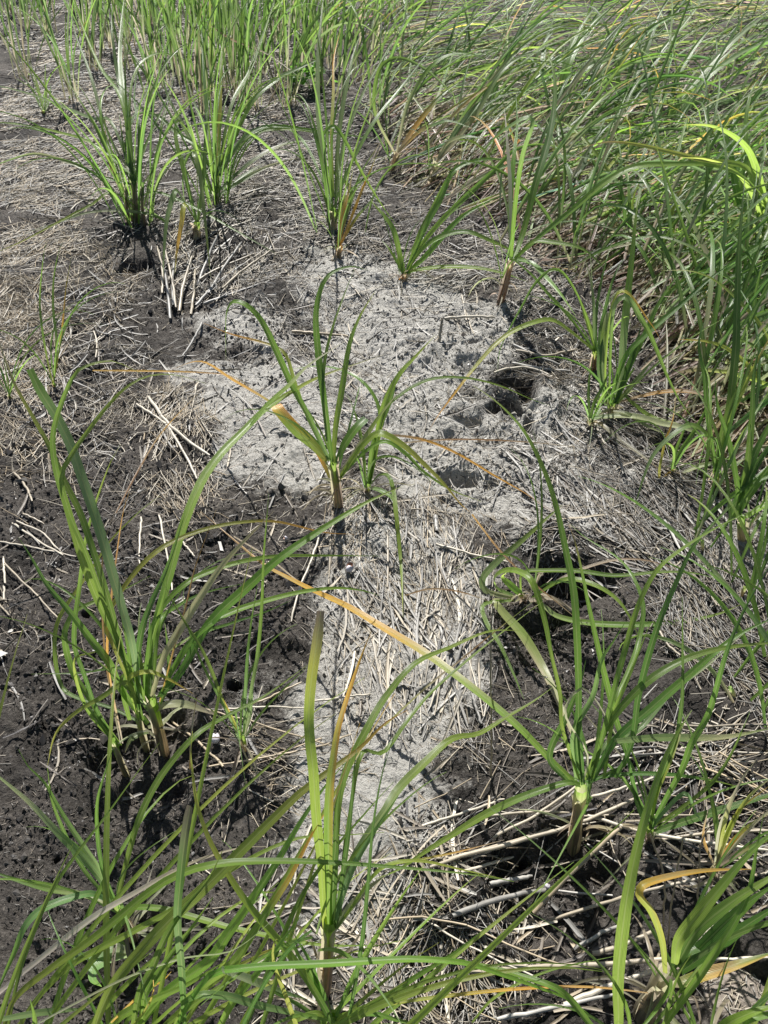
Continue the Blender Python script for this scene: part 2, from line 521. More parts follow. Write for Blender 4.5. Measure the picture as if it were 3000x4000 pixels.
def gradient(code, n, jit=.10):
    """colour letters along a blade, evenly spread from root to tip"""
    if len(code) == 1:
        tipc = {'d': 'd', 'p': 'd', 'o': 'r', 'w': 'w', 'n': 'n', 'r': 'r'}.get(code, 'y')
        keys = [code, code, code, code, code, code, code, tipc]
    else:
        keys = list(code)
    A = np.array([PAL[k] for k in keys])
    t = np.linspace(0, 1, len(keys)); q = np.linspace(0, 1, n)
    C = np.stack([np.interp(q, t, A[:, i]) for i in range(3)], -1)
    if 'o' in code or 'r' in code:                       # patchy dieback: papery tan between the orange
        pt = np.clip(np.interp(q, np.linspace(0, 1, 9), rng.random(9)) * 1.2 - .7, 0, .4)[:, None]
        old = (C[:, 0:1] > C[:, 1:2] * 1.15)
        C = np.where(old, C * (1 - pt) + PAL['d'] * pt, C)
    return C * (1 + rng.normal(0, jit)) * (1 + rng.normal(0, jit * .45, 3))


def blade_mesh(P3, width, code, n=26, blunt=False, face=.5, curl=0.0, fold=.16, edge=None, taper=1.7, base=.46):
    P = catmull(P3, n)[None]
    T = unit(np.gradient(P, axis=1))
    az = P[0, -1] - P[0, 0]; az[2] = 0
    if np.linalg.norm(az) < .03:
        az = np.array([math.cos(curl * 9 + 1), math.sin(curl * 9 + 1), 0])
    az = unit(az)
    s_phys = np.cross(np.broadcast_to(np.array([0, 0, 1.0]), T.shape), az)
    view = unit(P - np.array([0, 0, H_CAM]))
    s_cam = unit(np.cross(T, view))
    sg = np.sign(np.sum(s_phys * s_cam, -1, keepdims=True).mean()) or 1
    S = unit(s_phys * sg * (1 - face) + s_cam * face)
    if curl:
        a = curl * np.linspace(0, 1, n)[None, :, None]
        Nn = np.cross(T, S)
        S = S * np.cos(a) + Nn * np.sin(a)
    q = np.linspace(0, 1, n)
    if blunt:
        f = np.minimum(1, base + 1.4 * q) * np.where(q > .97, .75, 1.0)
    else:
        f = np.minimum(1, base + 1.25 * q) * np.maximum(1 - q ** taper, 0) ** .9
    Wd = np.maximum(width * f, .0006)[None]
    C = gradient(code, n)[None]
    E = None
    if edge:
        ge = gradient(edge, n)[None]; k = np.clip((q - .15) / .5, 0, 1)[None, :, None]
        E = C * (1 - k) + ge * k
    return mesh_np('grass_blade', *ribbons(P, S, Wd, C, fold, E))


def place_blade(pts, Y0, d=None, zmin=.012, tipz=None, zfac=.78):
    """photograph points of one blade -> 3D, the root in the plane y = Y0, leaning d metres towards or away from the camera"""
    pts = np.asarray(pts, float)
    seg = np.concatenate([[0], np.cumsum(np.hypot(*np.diff(pts, axis=0).T))]); s = seg / max(seg[-1], 1)
    tip = pts[-1]
    z0 = on_y(tip[0], tip[1], Y0)[2]
    if d is None:
        if tipz is None:
            tipz = z0 * zfac if z0 > .07 else .035
        T = on_z(tip[0], tip[1], tipz)
        d = T[1] - Y0
    out = []
    for (x, y), q in zip(pts, s):
        Y = Y0 + d * q ** 1.25
        p = on_y(x, y, Y)
        g = float(ground_coarse(p[0], p[1])) + zmin
        if p[2] < g:
            p = on_z(x, y, g)
        out.append(p)
    out = np.array(out)
    # even out depth jumps made by the ground test
    for _ in range(2):
        for i in range(1, len(out) - 1):
            Y = .5 * out[i][1] + .25 * (out[i - 1][1] + out[i + 1][1])
            p = on_y(pts[i][0], pts[i][1], Y)
            if p[2] > float(ground_coarse(p[0], p[1])) + zmin * .5:
                out[i] = p
    return out


N_STAT = {'blade': 0}


def add_blades(root, Y0, blades, origin):
    for b in blades:
        r, w, code, pts = b[0], b[1], b[2], b[3]
        opt = dict(b[4]) if len(b) > 4 else {}
        fp = [F(r, *p) for p in pts]
        P3 = place_blade(fp, opt.pop('Y0', Y0), opt.pop('d', None), tipz=opt.pop('tipz', None), zfac=opt.pop('zfac', .78))
        dep = np.mean([depth_of(p) for p in P3])
        width = w * dep / FOC * 1.06
        nm = opt.pop('name', 'dry_blade' if code[0] in 'dpwnor' else 'grass_blade')
        lab = opt.pop('label', None)
        curl = opt.pop('curl', rng.normal(0, .28))
        # camera-facing twist is computed in world space, then moved to the plant's own origin
        me = blade_mesh(P3, width, code, n=max(16, min(36, len(pts) * 4)), curl=curl, **opt)
        me.transform(Matrix.Translation(Vector(-origin)))
        o = link(nm, me, M_LEAF, root)
        if lab:
            o['label'] = lab
        N_STAT['blade'] += 1


def grow(p0, az, L, el0, el1, n=12, pw=1.4, sway=.0):
    """centre line of a blade: starts at elevation el0, ends at el1 (radians)"""
    s = np.linspace(0, 1, n)
    el = el0 + (el1 - el0) * s ** pw
    a = az + sway * s
    st = np.stack([np.cos(el) * np.cos(a), np.cos(el) * np.sin(a), np.sin(el)], -1) * (L / (n - 1))
    P = np.array(p0) + np.concatenate([[np.zeros(3)], np.cumsum(st[:-1], 0)])
    g = ground_coarse(P[:, 0], P[:, 1]) + .008
    P[:, 2] = np.maximum(P[:, 2], g)
    return P


def stem_mesh(P, r0, r1, code='ndlg', n=12):
    P = catmull(P, n)[None]
    R = np.linspace(r0, r1, n)[None] * (1 + .10 * np.sin(np.linspace(0, 9, n)))[None]
    return mesh_np('stem', *tubes(P, R, gradient(code, n)[None], 8))


def plant(label, base, crown, blades, r_px=13, code='nddlg', group=None, name='grass_plant', more_stems=(), extra=(4, .30, .0060), upright=False):
    """base, crown: (region, x, y) of the foot and of the point where the leaves part"""
    b = on_z(*F(*base)); b[2] = float(ground_z(b[0], b[1]))
    root = thing(name, label, 'grass plant', b, group)
    for (bs, cr, rp) in ((base, crown, r_px),) + tuple(more_stems):
        bb = on_z(*F(*bs)); bb[2] = float(ground_z(bb[0], bb[1])) - .012
        cc = on_y(*F(*cr), bb[1] + .004)
        if cc[2] < bb[2] + .02:
            cc = on_z(*F(*cr), bb[2] + .03)
        rr = rp * depth_of(bb) / FOC
        mid = (bb + cc) / 2 + np.array([rng.normal(0, .002), 0, 0])
        me = stem_mesh(np.array([bb, mid, cc]) - b, rr, rr * .8, code)
        link('stem', me, M_LEAF, root)
        # a torn papery sheath at the foot
        for k in range(2):
            a = rng.uniform(-.6, .6)
            hgt = np.linalg.norm(cc - bb)
            dirx = np.array([math.sin(a) * (1 if k else -1), -.5, 0])
            off = unit(dirx) * rr * .9
            PP = np.array([bb + off, bb + off + (cc - bb) * .45, bb + off * 1.25 + (cc - bb) * .85 + np.array([0, 0, .002]), bb + off * (2.4 + rng.random()) + (cc - bb) * (1.0 + .2 * rng.random())]) - b
            me = blade_mesh(PP + b, rr * 1.9, 'dddp' if k else 'nndd', n=10, face=.6)
            me.transform(Matrix.Translation(Vector(-b)))
            link('sheath', me, M_LEAF, root)
    add_blades(root, b[1], blades, b)
    c0 = on_y(*F(*crown), b[1])
    hgt = max(c0[2] - b[2], .02)
    sc = min(1.0, r_px / 14)
    for k in range(int(7 * sc) + 1):                     # withered basal leaves slumped round the foot
        a = rng.random() * 6.28
        P = grow(b + np.array([math.cos(a), math.sin(a), 0]) * .005 + np.array([0, 0, hgt * rng.uniform(.1, .5)]), a, rng.uniform(.04, .15) * sc, rng.uniform(.3, 1.2), rng.uniform(-1.6, -.8), 10, .6, rng.normal(0, .8))
        me = blade_mesh(P, rng.uniform(.003, .008) * sc, ['nnd', 'ddn', 'dpd', 'ndw'][k % 4], n=10, face=rng.uniform(.1, .8), curl=rng.normal(0, 1.2))
        me.transform(Matrix.Translation(Vector(-b)))
        link('withered_leaf', me, M_LEAF, root)
    for k in range(extra[0]):
        a = rng.random() * 6.28
        r0 = abs(rng.normal(0, .035)) if upright else .003
        P = grow(b + np.array([math.cos(a) * r0, math.sin(a) * r0, 0 if upright else hgt * rng.uniform(.5, .95)]), a, extra[1] * rng.uniform(.6, 1.2), rng.uniform(1.15, 1.55) if upright else rng.uniform(1.0, 1.45), rng.uniform(-1.0, 1.2) if upright else rng.uniform(-1.0, .5), 14, rng.uniform(1.2, 2.2), rng.normal(0, .5))
        me = blade_mesh(P, extra[2] * rng.uniform(.6, 1.2), ['kgg', 'kkg', 'bgg', 'ggb', 'gkl'][k % 5], n=16, face=rng.uniform(.2, .8), curl=rng.normal(0, .5))
        me.transform(Matrix.Translation(Vector(-b)))
        link('grass_blade', me, M_LEAF, root)
    return root

# ================================================================ the grass plants one can tell apart
# blades: (region, width in photograph points, colours root>tip, points, options)
plant('large upright grass plant on a tan stem in the middle of the pale crust',
      (3, 1466, 1092), (3, 1440, 892), [
    (3, 36, 'ggggg', [(1434, 890), (1415, 740), (1392, 560), (1375, 420), (1365, 250), (1392, 125), (1440, 68), (1520, 45), (1592, 62)]),
    (3, 34, 'llggy', [(1440, 893), (1450, 740), (1480, 560), (1510, 380), (1555, 260), (1622, 150)]),
    (3, 36, 'bgggl', [(1424, 885), (1340, 705), (1262, 560), (1190, 400), (1130, 280), (1070, 215), (1010, 195), (980, 240), (975, 340), (976, 455)]),
    (3, 17, 'kkgg', [(1412, 800), (1395, 600), (1405, 440), (1440, 300), (1482, 180), (1532, 55)]),
    (3, 19, 'gglyoo', [(1420, 880), (1330, 700), (1272, 540), (1230, 420), (1150, 378), (1000, 338), (880, 290)]),
    (3, 52, 'yllo', [(1415, 885), (1350, 812), (1275, 745), (1205, 665), (1190, 640)], dict(edge='yoo', blunt=True)),
    (3, 15, 'yooor', [(1190, 645), (1120, 600), (1000, 530), (870, 455), (740, 490)], dict(tipz=.05)),
    (3, 34, 'kggk', [(1452, 895), (1490, 810), (1540, 740), (1582, 700)], dict(blunt=True)),
    (4, 42, 'lllyyo', [(-200, 975), (-140, 880), (-85, 810), (-20, 765), (80, 815), (180, 905), (260, 985), (330, 1070), (370, 1105)], dict(tipz=.06)),
    (4, 22, 'kggy', [(-195, 965), (-100, 860), (0, 800), (90, 850), (170, 930), (290, 1010), (420, 1060)], dict(tipz=.05)),
    (3, 36, 'pplp', [(1455, 960), (1500, 900), (1560, 810), (1640, 690), (1720, 590)]),
    (3, 20, 'yoo', [(1425, 960), (1390, 880), (1340, 800)], dict(blunt=True)),
], 17)

plant('small grass shoot close beside the large plant in the middle of the crust',
      (3, 1580, 1040), (3, 1590, 990), [
    (4, 38, 'gllly', [(-65, 985), (-35, 820), (0, 650), (60, 520), (130, 440), (222, 342)]),
    (4, 17, 'ggglg', [(-60, 985), (0, 680), (80, 592), (200, 532), (350, 526), (500, 560), (640, 620), (735, 652)], dict(tipz=.06)),
    (3, 18, 'llggl', [(1600, 980), (1640, 760), (1632, 640), (1575, 550), (1490, 497), (1380, 475), (1235, 492)], dict(tipz=.16)),
    (3, 30, 'ggk', [(1590, 985), (1610, 830), (1640, 740), (1690, 620), (1720, 500)]),
    (4, 24, 'bglly', [(-60, 990), (-20, 945), (20, 950), (40, 1010), (52, 1110), (70, 1290), (78, 1420), (82, 1560)], dict(tipz=.03)),
    (4, 26, 'bgg', [(-60, 1000), (-20, 1010), (30, 1040), (55, 1090)], dict(tipz=.02)),
], 14)

plant('big leafy grass clump with many crossing blades on the black mud',
      (5, 690, 985), (5, 655, 800), [
    (5, 40, 'gglggy', [(640, 830), (545, 640), (500, 540), (430, 400), (370, 250), (330, 120), (290, -20), (240, -190), (228, -330), (265, -470), (330, -605), (400, -640), (490, -652), (625, -590)]),
    (5, 40, 'bbbbg', [(610, 830), (570, 560), (530, 420), (490, 280), (450, 140), (405, 0), (350, -160), (300, -300), (240, -420), (180, -515), (128, -618)], dict(blunt=True)),
    (5, 34, 'ggglyd', [(590, 830), (480, 420), (400, 160), (345, 0), (280, -130), (215, -280), (140, -415), (60, -560), (0, -725), (-20, -790)]),
    (5, 30, 'gggll', [(600, 830), (480, 480), (380, 200), (300, 10), (265, -150), (310, -250), (380, -350), (450, -440), (540, -535), (640, -588), (760, -592), (890, -555)]),
    (5, 46, 'gglllyd', [(625, 830), (645, 600), (690, 420), (735, 260), (775, 110), (825, -30), (880, -150), (960, -260), (1050, -350), (1140, -440), (1260, -520), (1390, -588), (1660, -680)], dict(tipz=.24)),
    (5, 22, 'glpw', [(1085, -375), (1150, -460), (1250, -550), (1340, -640), (1510, -750)], dict(tipz=.26)),
    (5, 34, 'kkkg', [(600, 860), (590, 700), (610, 520), (650, 400), (705, 280), (760, 130), (800, 0)]),
    (5, 30, 'kkgk', [(630, 850), (640, 700), (655, 560), (690, 430), (715, 330), (720, 230)]),
    (5, 50, 'kkggly', [(690, 790), (740, 745), (800, 660), (870, 530), (945, 435), (1050, 340), (1200, 205), (1350, 100), (1510, 0), (1620, -60), (1740, -112)], dict(tipz=.30)),
    (5, 24, 'lyyyyoo', [(600, 830), (490, 580), (455, 480), (500, 380), (560, 290), (640, 200), (740, 130), (900, 70), (1060, 42), (1200, 42), (1400, 88), (1530, 96)], dict(tipz=.14)),
    (5, 44, 'ppppd', [(655, 800), (700, 640), (745, 560), (800, 470), (880, 345), (960, 230), (1060, 120), (1185, -5)], dict(name='dry_blade', label='pale dry blade')),
    (5, 27, 'ggllg', [(640, 800), (652, 520), (710, 400), (800, 310), (900, 258), (1050, 212), (1200, 190), (1400, 188), (1640, 190)], dict(tipz=.13)),
    (5, 20, 'ggkg', [(660, 800), (690, 480), (760, 410), (880, 350), (1055, 308)], dict(tipz=.12)),
    (5, 29, 'ggllg', [(690, 800), (790, 600), (900, 490), (1000, 432), (1150, 382), (1300, 345), (1450, 328), (1560, 338), (1642, 362)], dict(tipz=.10)),
    (5, 16, 'ggkg', [(680, 800), (850, 545), (1000, 480), (1150, 430), (1260, 380)], dict(tipz=.12)),
    (5, 16, 'glly', [(620, 820), (520, 720), (660, 640), (760, 580), (850, 520), (1000, 430)], dict(tipz=.16)),
    (5, 26, 'gllyy', [(600, 900), (550, 735), (440, 800), (320, 872), (240, 960), (205, 1095)], dict(tipz=.04)),
    (5, 30, 'llyyo', [(600, 900), (555, 725), (600, 695), (660, 692), (740, 728), (835, 785)], dict(tipz=.14)),
    (5, 17, 'gkkg', [(620, 900), (575, 745), (540, 687), (500, 673), (350, 694), (135, 700)], dict(tipz=.06)),
    (5, 40, 'gggkk', [(640, 915), (600, 870), (520, 760), (470, 650), (400, 560), (300, 430), (200, 310), (140, 205), (80, 110)]),
    (5, 34, 'lggglg', [(520, 1010), (440, 900), (390, 807), (330, 722), (295, 632), (278, 532), (290, 487), (325, 427), (435, 377), (540, 332), (650, 275)], dict(tipz=.20)),
    (5, 26, 'kkgly', [(520, 1010), (430, 880), (360, 692), (322, 582), (325, 457), (342, 332), (370, 120), (420, -60), (480, -220), (520, -290)]),
    (5, 18, 'llyy', [(500, 1000), (380, 860), (320, 642), (400, 607), (472, 592)], dict(tipz=.18)),
    (5, 22, 'bblyyl', [(590, 900), (480, 845), (330, 800), (264, 750), (236, 600), (250, 470), (330, 340), (400, 240), (480, 120), (600, 0), (690, -70)], dict(tipz=.25)),
    (5, 44, 'pppdd', [(660, 860), (720, 832), (800, 830), (880, 855), (965, 888)], dict(tipz=.02, label='broad dead blade lying on the mud')),
    (5, 30, 'ppp', [(640, 930), (690, 915), (730, 885), (760, 850)], dict(tipz=.03)),
    (5, 30, 'bbbp', [(640, 950), (600, 960), (560, 990), (540, 1040)], dict(tipz=.02)),
    (5, 28, 'kggb', [(500, 1020), (470, 960), (420, 890), (340, 800)], dict()),
    (5, 12, 'orrr', [(690, 820), (760, 560), (800, 420), (840, 250), (885, 120), (935, -10)]),
    (5, 12, 'drrr', [(520, 1000), (455, 620), (440, 260), (455, 120), (495, 0)]),
    (5, 13, 'doro', [(530, 1000), (465, 640), (480, 380), (505, 180), (532, 0), (560, -90)]),
    (5, 26, 'kgk', [(640, 860), (630, 720), (640, 600), (648, 450)]),
    (5, 26, 'gkg', [(690, 830), (720, 760), (730, 640), (712, 480)]),
    (5, 34, 'lgg', [(560, 900), (535, 780), (560, 640), (540, 520), (520, 440)]),
], 20, more_stems=(((5, 525, 1075), (5, 490, 985), 15), ((5, 610, 960), (5, 590, 830), 14)))

plant('thin single grass shoot with pencil-straight blades next to the white shell',
      (5, 1050, 1035), (5, 1050, 970), [
    (5, 20, 'bbggg', [(1050, 965), (1072, 850), (1092, 730), (1112, 620), (1130, 420), (1140, 180), (1155, 0), (1160, -80)]),
    (5, 18, 'bkg', [(1052, 960), (1068, 640), (1085, 480), (1112, 320)]),
    (5, 18, 'yggg', [(1040, 965), (980, 860), (920, 700), (870, 590), (820, 510), (760, 410), (695, 285)]),
    (5, 20, 'pbb', [(1058, 965), (1080, 870), (1096, 705)]),
    (5, 14, 'yyo', [(1045, 985), (1010, 905), (950, 780)]),
    (5, 14, 'bgg', [(1060, 975), (1120, 880), (1200, 790), (1335, 665)]),
], 10)

plant('tall tan-stemmed grass plant at the foot of the pale strip with a square-ended blade',
      (7, 1395, 975), (7, 1425, 655), [
    (7, 40, 'ylllllyn', [(1410, 740), (1396, 600), (1388, 420), (1366, 210), (1354, 20), (1340, -110), (1334, -220), (1346, -385), (1370, -545), (1386, -678)], dict(blunt=True, label='long upright blade with a broken square end')),
    (7, 48, 'lllyoo', [(1425, 700), (1420, 480), (1418, 250), (1425, 80), (1440, -40), (1462, -176), (1520, -366), (1570, -506), (1604, -590)], dict(edge='ooo', label='yellowing blade')),
    (7, 38, 'kgggll', [(1440, 680), (1450, 400), (1462, 150), (1500, 0), (1580, -160), (1660, -300), (1790, -450), (1940, -520), (2110, -590), (2250, -594)], dict(tipz=.32)),
    (7, 22, 'gggl', [(1470, 640), (1485, 380), (1512, 200), (1560, -60), (1660, -70), (1760, -206), (1860, -326), (2000, -450), (2110, -540), (2220, -626), (2340, -716)], dict(tipz=.3)),
    (7, 44, 'bblll', [(1445, 690), (1465, 600), (1500, 450), (1575, 310), (1660, 190), (1720, 90), (1840, -30), (1950, -126), (2070, -150), (2180, -216), (2300, -286), (2390, -350)], dict(tipz=.28)),
    (7, 40, 'bpp', [(1445, 700), (1510, 605), (1590, 520), (1680, 455)], dict()),
    (7, 34, 'bbg', [(1450, 660), (1490, 520), (1540, 400), (1640, 240), (1720, 120)], dict()),
    (7, 34, 'kkg', [(1430, 700), (1440, 500), (1450, 320), (1458, 160), (1490, 20)], dict()),
    (7, 26, 'kkk', [(1445, 690), (1490, 400), (1515, 200), (1530, 0), (1540, -80)]),
    (7, 20, 'llyl', [(1435, 720), (1520, 600), (1650, 430), (1800, 400), (2000, 440), (2220, 490)], dict(tipz=.2)),
], 26)

plant('grass plant on a ringed brown stem above the black hollow with one long orange-tipped blade',
      (8, 838, 292), (8, 852, 85), [
    (6, 42, 'kkggglly', [(860, 1180), (842, 900), (840, 700), (832, 500), (818, 330), (780, 140), (740, -40), (690, -186), (620, -326), (560, -406), (470, -490), (385, -546)]),
    (6, 32, 'kkgggr', [(880, 1170), (1045, 1080), (1000, 890), (940, 650), (890, 430), (850, 235), (820, 110), (798, 55)], dict()),
    (6, 40, 'lllyoooorr', [(840, 1180), (760, 1110), (690, 1040), (600, 945), (480, 838), (330, 718), (170, 602), (0, 500), (-160, 405), (-290, 345), (-400, 290), (-520, 225), (-660, 110), (-790, 0)], dict(tipz=.12, edge='yoooo', label='long bent blade turning orange towards its tip')),
    (6, 36, 'kkk', [(800, 1170), (715, 1060), (790, 880), (850, 730), (872, 640)], dict()),
    (6, 40, 'kggll', [(890, 1160), (950, 950), (1100, 765), (1250, 660), (1400, 602), (1560, 575), (1760, 560)], dict(tipz=.30)),
    (6, 44, 'kkggg', [(900, 1160), (1000, 985), (1150, 850), (1300, 720), (1450, 590), (1550, 520), (1700, 450)], dict(tipz=.34)),
    (6, 32, 'ggllg', [(900, 1150), (1000, 745), (1040, 600), (1100, 400), (1180, 250), (1300, 150), (1450, 60), (1620, -20)], dict()),
    (6, 34, 'kkkkg', [(1000, 1150), (1070, 1000), (1100, 790), (1180, 500), (1260, 310), (1330, 160), (1420, 50), (1520, -40)], dict()),
    (6, 26, 'lgg', [(950, 1150), (1000, 830), (1060, 680), (1100, 560), (1120, 400), (1070, 270), (1000, 190), (870, 110), (800, 50)], dict(tipz=.25)),
    (6, 22, 'lll', [(870, 1160), (930, 1000), (1020, 800), (1080, 660), (1150, 480)], dict()),
    (6, 30, 'bbg', [(830, 1160), (820, 950), (900, 800), (940, 640), (990, 560), (1040, 480)], dict()),
    (6, 34, 'kkk', [(850, 1170), (830, 950), (842, 800), (850, 700)], dict()),
    (6, 26, 'bbp', [(880, 1160), (960, 1000), (1100, 940), (1240, 780), (1400, 660), (1560, 520)], dict(tipz=.2)),
    (8, 40, 'gglll', [(850, 75), (800, 62), (700, 88), (560, 140), (420, 210), (300, 285), (180, 360), (60, 440), (-40, 480)], dict(tipz=.05)),
    (8, 22, 'kkky', [(860, 60), (1000, 30), (1200, 25), (1400, 50), (1530, 80)], dict(tipz=.10)),
    (6, 20, 'llg', [(845, 1160), (770, 930), (760, 780), (720, 600), (690, 450), (640, 300)], dict()),
    (6, 12, 'ddd', [(860, 1165), (880, 1050), (780, 860), (860, 760), (1000, 960), (1080, 1120)], dict(tipz=.05)),
], 30, code='ndndndl')

plant('pulled-over pale grass shoot lying in front of the dark hollow',
      (6, 640, 380), (6, 590, 365), [
    (6, 34, 'bllgl', [(560, 360), (490, 330), (478, 280), (520, 252), (580, 255), (640, 300), (690, 450), (720, 600), (755, 780), (770, 930)], dict(tipz=.04)),
    (6, 24, 'llglg', [(590, 350), (600, 262), (700, 252), (850, 255), (1000, 274), (1200, 258), (1350, 265), (1465, 300)], dict(tipz=.12)),
    (6, 32, 'plggy', [(650, 380), (690, 405), (750, 450), (900, 480), (1100, 486), (1300, 470), (1450, 438), (1560, 390)], dict(tipz=.06)),
    (6, 36, 'pbbll', [(560, 370), (440, 340), (425, 290), (480, 222), (600, 120), (700, 30), (770, -30)], dict(tipz=.12)),
    (6, 24, 'ggk', [(560, 380), (430, 400), (440, 470), (500, 570), (560, 700), (605, 810)], dict(tipz=.03)),
    (6, 50, 'plpp', [(520, 385), (480, 385), (520, 440), (600, 530), (690, 680), (760, 830), (830, 1010)], dict(tipz=.04, edge='ddd', label='broad pale blade with a dry straw-coloured margin')),
    (6, 42, 'gly', [(610, 370), (540, 310), (510, 280), (530, 262)], dict(tipz=.08)),
    (6, 30, 'ddw', [(620, 385), (700, 370), (770, 385)], dict(tipz=.02)),
    (6, 16, 'wdr', [(650, 370), (760, 290), (870, 240), (1000, 206), (1130, 208), (1260, 245)], dict(tipz=.03)),
    (6, 28, 'gll', [(640, 370), (780, 290), (900, 310), (1000, 370), (1060, 450), (1110, 560)], dict(tipz=.06)),
], 16, code='wdd')

plant('small pale-bladed grass shoot standing alone on the black mud',
      (7, 555, 700), (7, 500, 580), [
    (7, 42, 'bbbpb', [(490, 575), (430, 472), (350, 380), (250, 280), (130, 152), (0, 42), (-80, -20)]),
    (7, 26, 'bbkg', [(485, 570), (430, 440), (370, 350), (310, 262), (250, 165), (190, 60), (120, -10), (80, -80)]),
    (7, 24, 'kkgk', [(500, 575), (450, 455), (425, 330), (420, 150), (460, 0), (490, -90)]),
    (7, 34, 'lgggl', [(508, 572), (540, 430), (590, 250), (640, 130), (720, 0), (850, -146), (980, -226), (1150, -316), (1330, -446)], dict(tipz=.22)),
    (7, 40, 'bbblb', [(480, 585), (400, 542), (300, 562), (180, 610), (110, 680), (60, 800), (0, 940), (-30, 1040)], dict(tipz=.05)),
    (7, 32, 'pgk', [(475, 585), (350, 545), (200, 520), (60, 480), (-80, 430)], dict(tipz=.05)),
    (7, 22, 'kkg', [(470, 570), (350, 420), (230, 160), (205, 0)], dict()),
    (7, 40, 'bbg', [(510, 640), (505, 720), (545, 770)], dict(tipz=.03)),
    (7, 32, 'lglll', [(520, 690), (500, 660), (520, 625), (580, 602), (700, 608), (850, 648), (1000, 690), (1200, 732), (1400, 765), (1660, 765)], dict(tipz=.2)),
    (7, 54, 'pbbb', [(560, 790), (490, 775), (420, 800), (330, 820), (270, 840)], dict(tipz=.03)),
    (7, 54, 'pbbl', [(570, 800), (480, 820), (410, 860), (400, 910), (440, 945)], dict(tipz=.03)),
], 20)

plant('foreground grass clump sending wide blades diagonally across the bottom edge',
      (7, 560, 1290), (7, 600, 1180), [
    (7, 62, 'llllyo', [(380, 1200), (480, 950), (640, 755), (760, 630), (860, 540), (1000, 400), (1150, 250), (1300, 105), (1440, 0), (1560, -90), (1659, -190), (1760, -250)], dict(tipz=.42)),
    (7, 54, 'lllgg', [(520, 1230), (700, 985), (900, 835), (985, 715), (1100, 550), (1200, 400), (1300, 230), (1400, 85), (1490, -20)], dict(tipz=.42)),
    (7, 46, 'lllgoo', [(700, 1230), (850, 965), (1000, 845), (1100, 700), (1200, 555), (1262, 455), (1320, 340), (1380, 230), (1440, 150)], dict(tipz=.40)),
    (7, 44, 'yyllgl', [(-40, 1260), (20, 1110), (60, 1000), (200, 880), (400, 738), (600, 570), (720, 485), (830, 438), (950, 412), (1100, 402), (1300, 402), (1500, 412), (1660, 424), (2000, 455), (2220, 490)], dict(tipz=.3, Y0=.33)),
    (7, 34, 'lllll', [(60, 1240), (100, 1090), (172, 983), (320, 843), (550, 718), (780, 593), (1000, 440), (1150, 355), (1300, 300), (1480, 290), (1660, 278)], dict(tipz=.32, Y0=.33)),
    (7, 26, 'lgggl', [(20, 1200), (80, 900), (150, 700), (230, 520), (340, 358), (440, 230), (520, 120), (600, 10), (690, -110)], dict(tipz=.36, Y0=.34)),
    (7, 34, 'wwwdd', [(-60, 1020), (0, 968), (150, 842), (400, 645), (560, 552), (750, 445), (900, 382), (1050, 343), (1150, 340)], dict(tipz=.34, Y0=.38, label='bleached dead blade arching across the foreground')),
    (7, 12, 'wdpp', [(100, 1140), (300, 1030), (560, 900), (800, 820), (1000, 790), (1200, 640)], dict(tipz=.35)),
    (7, 36, 'kkbkn', [(800, 1210), (785, 880), (766, 650), (780, 450), (800, 280), (820, 165)], dict(blunt=True)),
    (7, 40, 'kkllyyy', [(1480, 1190), (1420, 1070), (1350, 950), (1270, 830), (1180, 720), (1080, 600), (980, 450), (900, 300), (850, 150), (830, 0), (824, -60), (832, -160)], dict(tipz=.45)),
    (7, 34, 'ggllg', [(700, 1250), (900, 900), (1100, 860), (1400, 845), (1659, 830), (1810, 825), (2010, 842), (2160, 890), (2310, 942), (2460, 1003), (2600, 1110)], dict(tipz=.12)),
    (7, 44, 'lgggl', [(560, 1220), (600, 980), (650, 880), (720, 720), (800, 600), (900, 480), (960, 360)], dict()),
    (7, 42, 'llgg', [(900, 1230), (1000, 1020), (1100, 900), (1200, 770), (1300, 640)], dict()),
    (7, 50, 'ppbb', [(960, 870), (1100, 920), (1200, 960), (1330, 1000)], dict(tipz=.04)),
    (7, 40, 'gbbl', [(780, 1020), (860, 980), (980, 985), (1100, 1020), (1300, 1065), (1500, 1110)], dict(tipz=.10)),
    (7, 40, 'lgl', [(620, 1230), (620, 1000), (700, 860), (820, 700), (920, 560)], dict()),
    (7, 44, 'lll', [(420, 1260), (500, 1090), (640, 1010), (800, 940), (980, 830)], dict()),
    (7, 30, 'kkgg', [(1000, 1250), (1110, 1000), (1200, 780), (1300, 560), (1420, 380), (1600, 170), (1700, 60)], dict(tipz=.38)),
    (7, 24, 'lyyy', [(1330, 1250), (1240, 1000), (1180, 830), (1190, 740), (1210, 750)], dict()),
    (7, 24, 'kkkk', [(1480, 1230), (1560, 780), (1590, 500), (1612, 250), (1650, 30), (1700, -130)], dict()),
    (7, 14, 'ooo', [(480, 1100), (600, 985), (700, 920), (740, 880)], dict(tipz=.06)),
    (7, 44, 'lg', [(150, 1230), (150, 1080), (130, 1000)], dict()),
    (7, 34, 'bbb', [(-20, 1090), (150, 1060), (260, 1048), (390, 1040)], dict(tipz=.05)),
], 24, more_stems=(((7, 1120, 1290), (7, 1100, 1190), 20),))

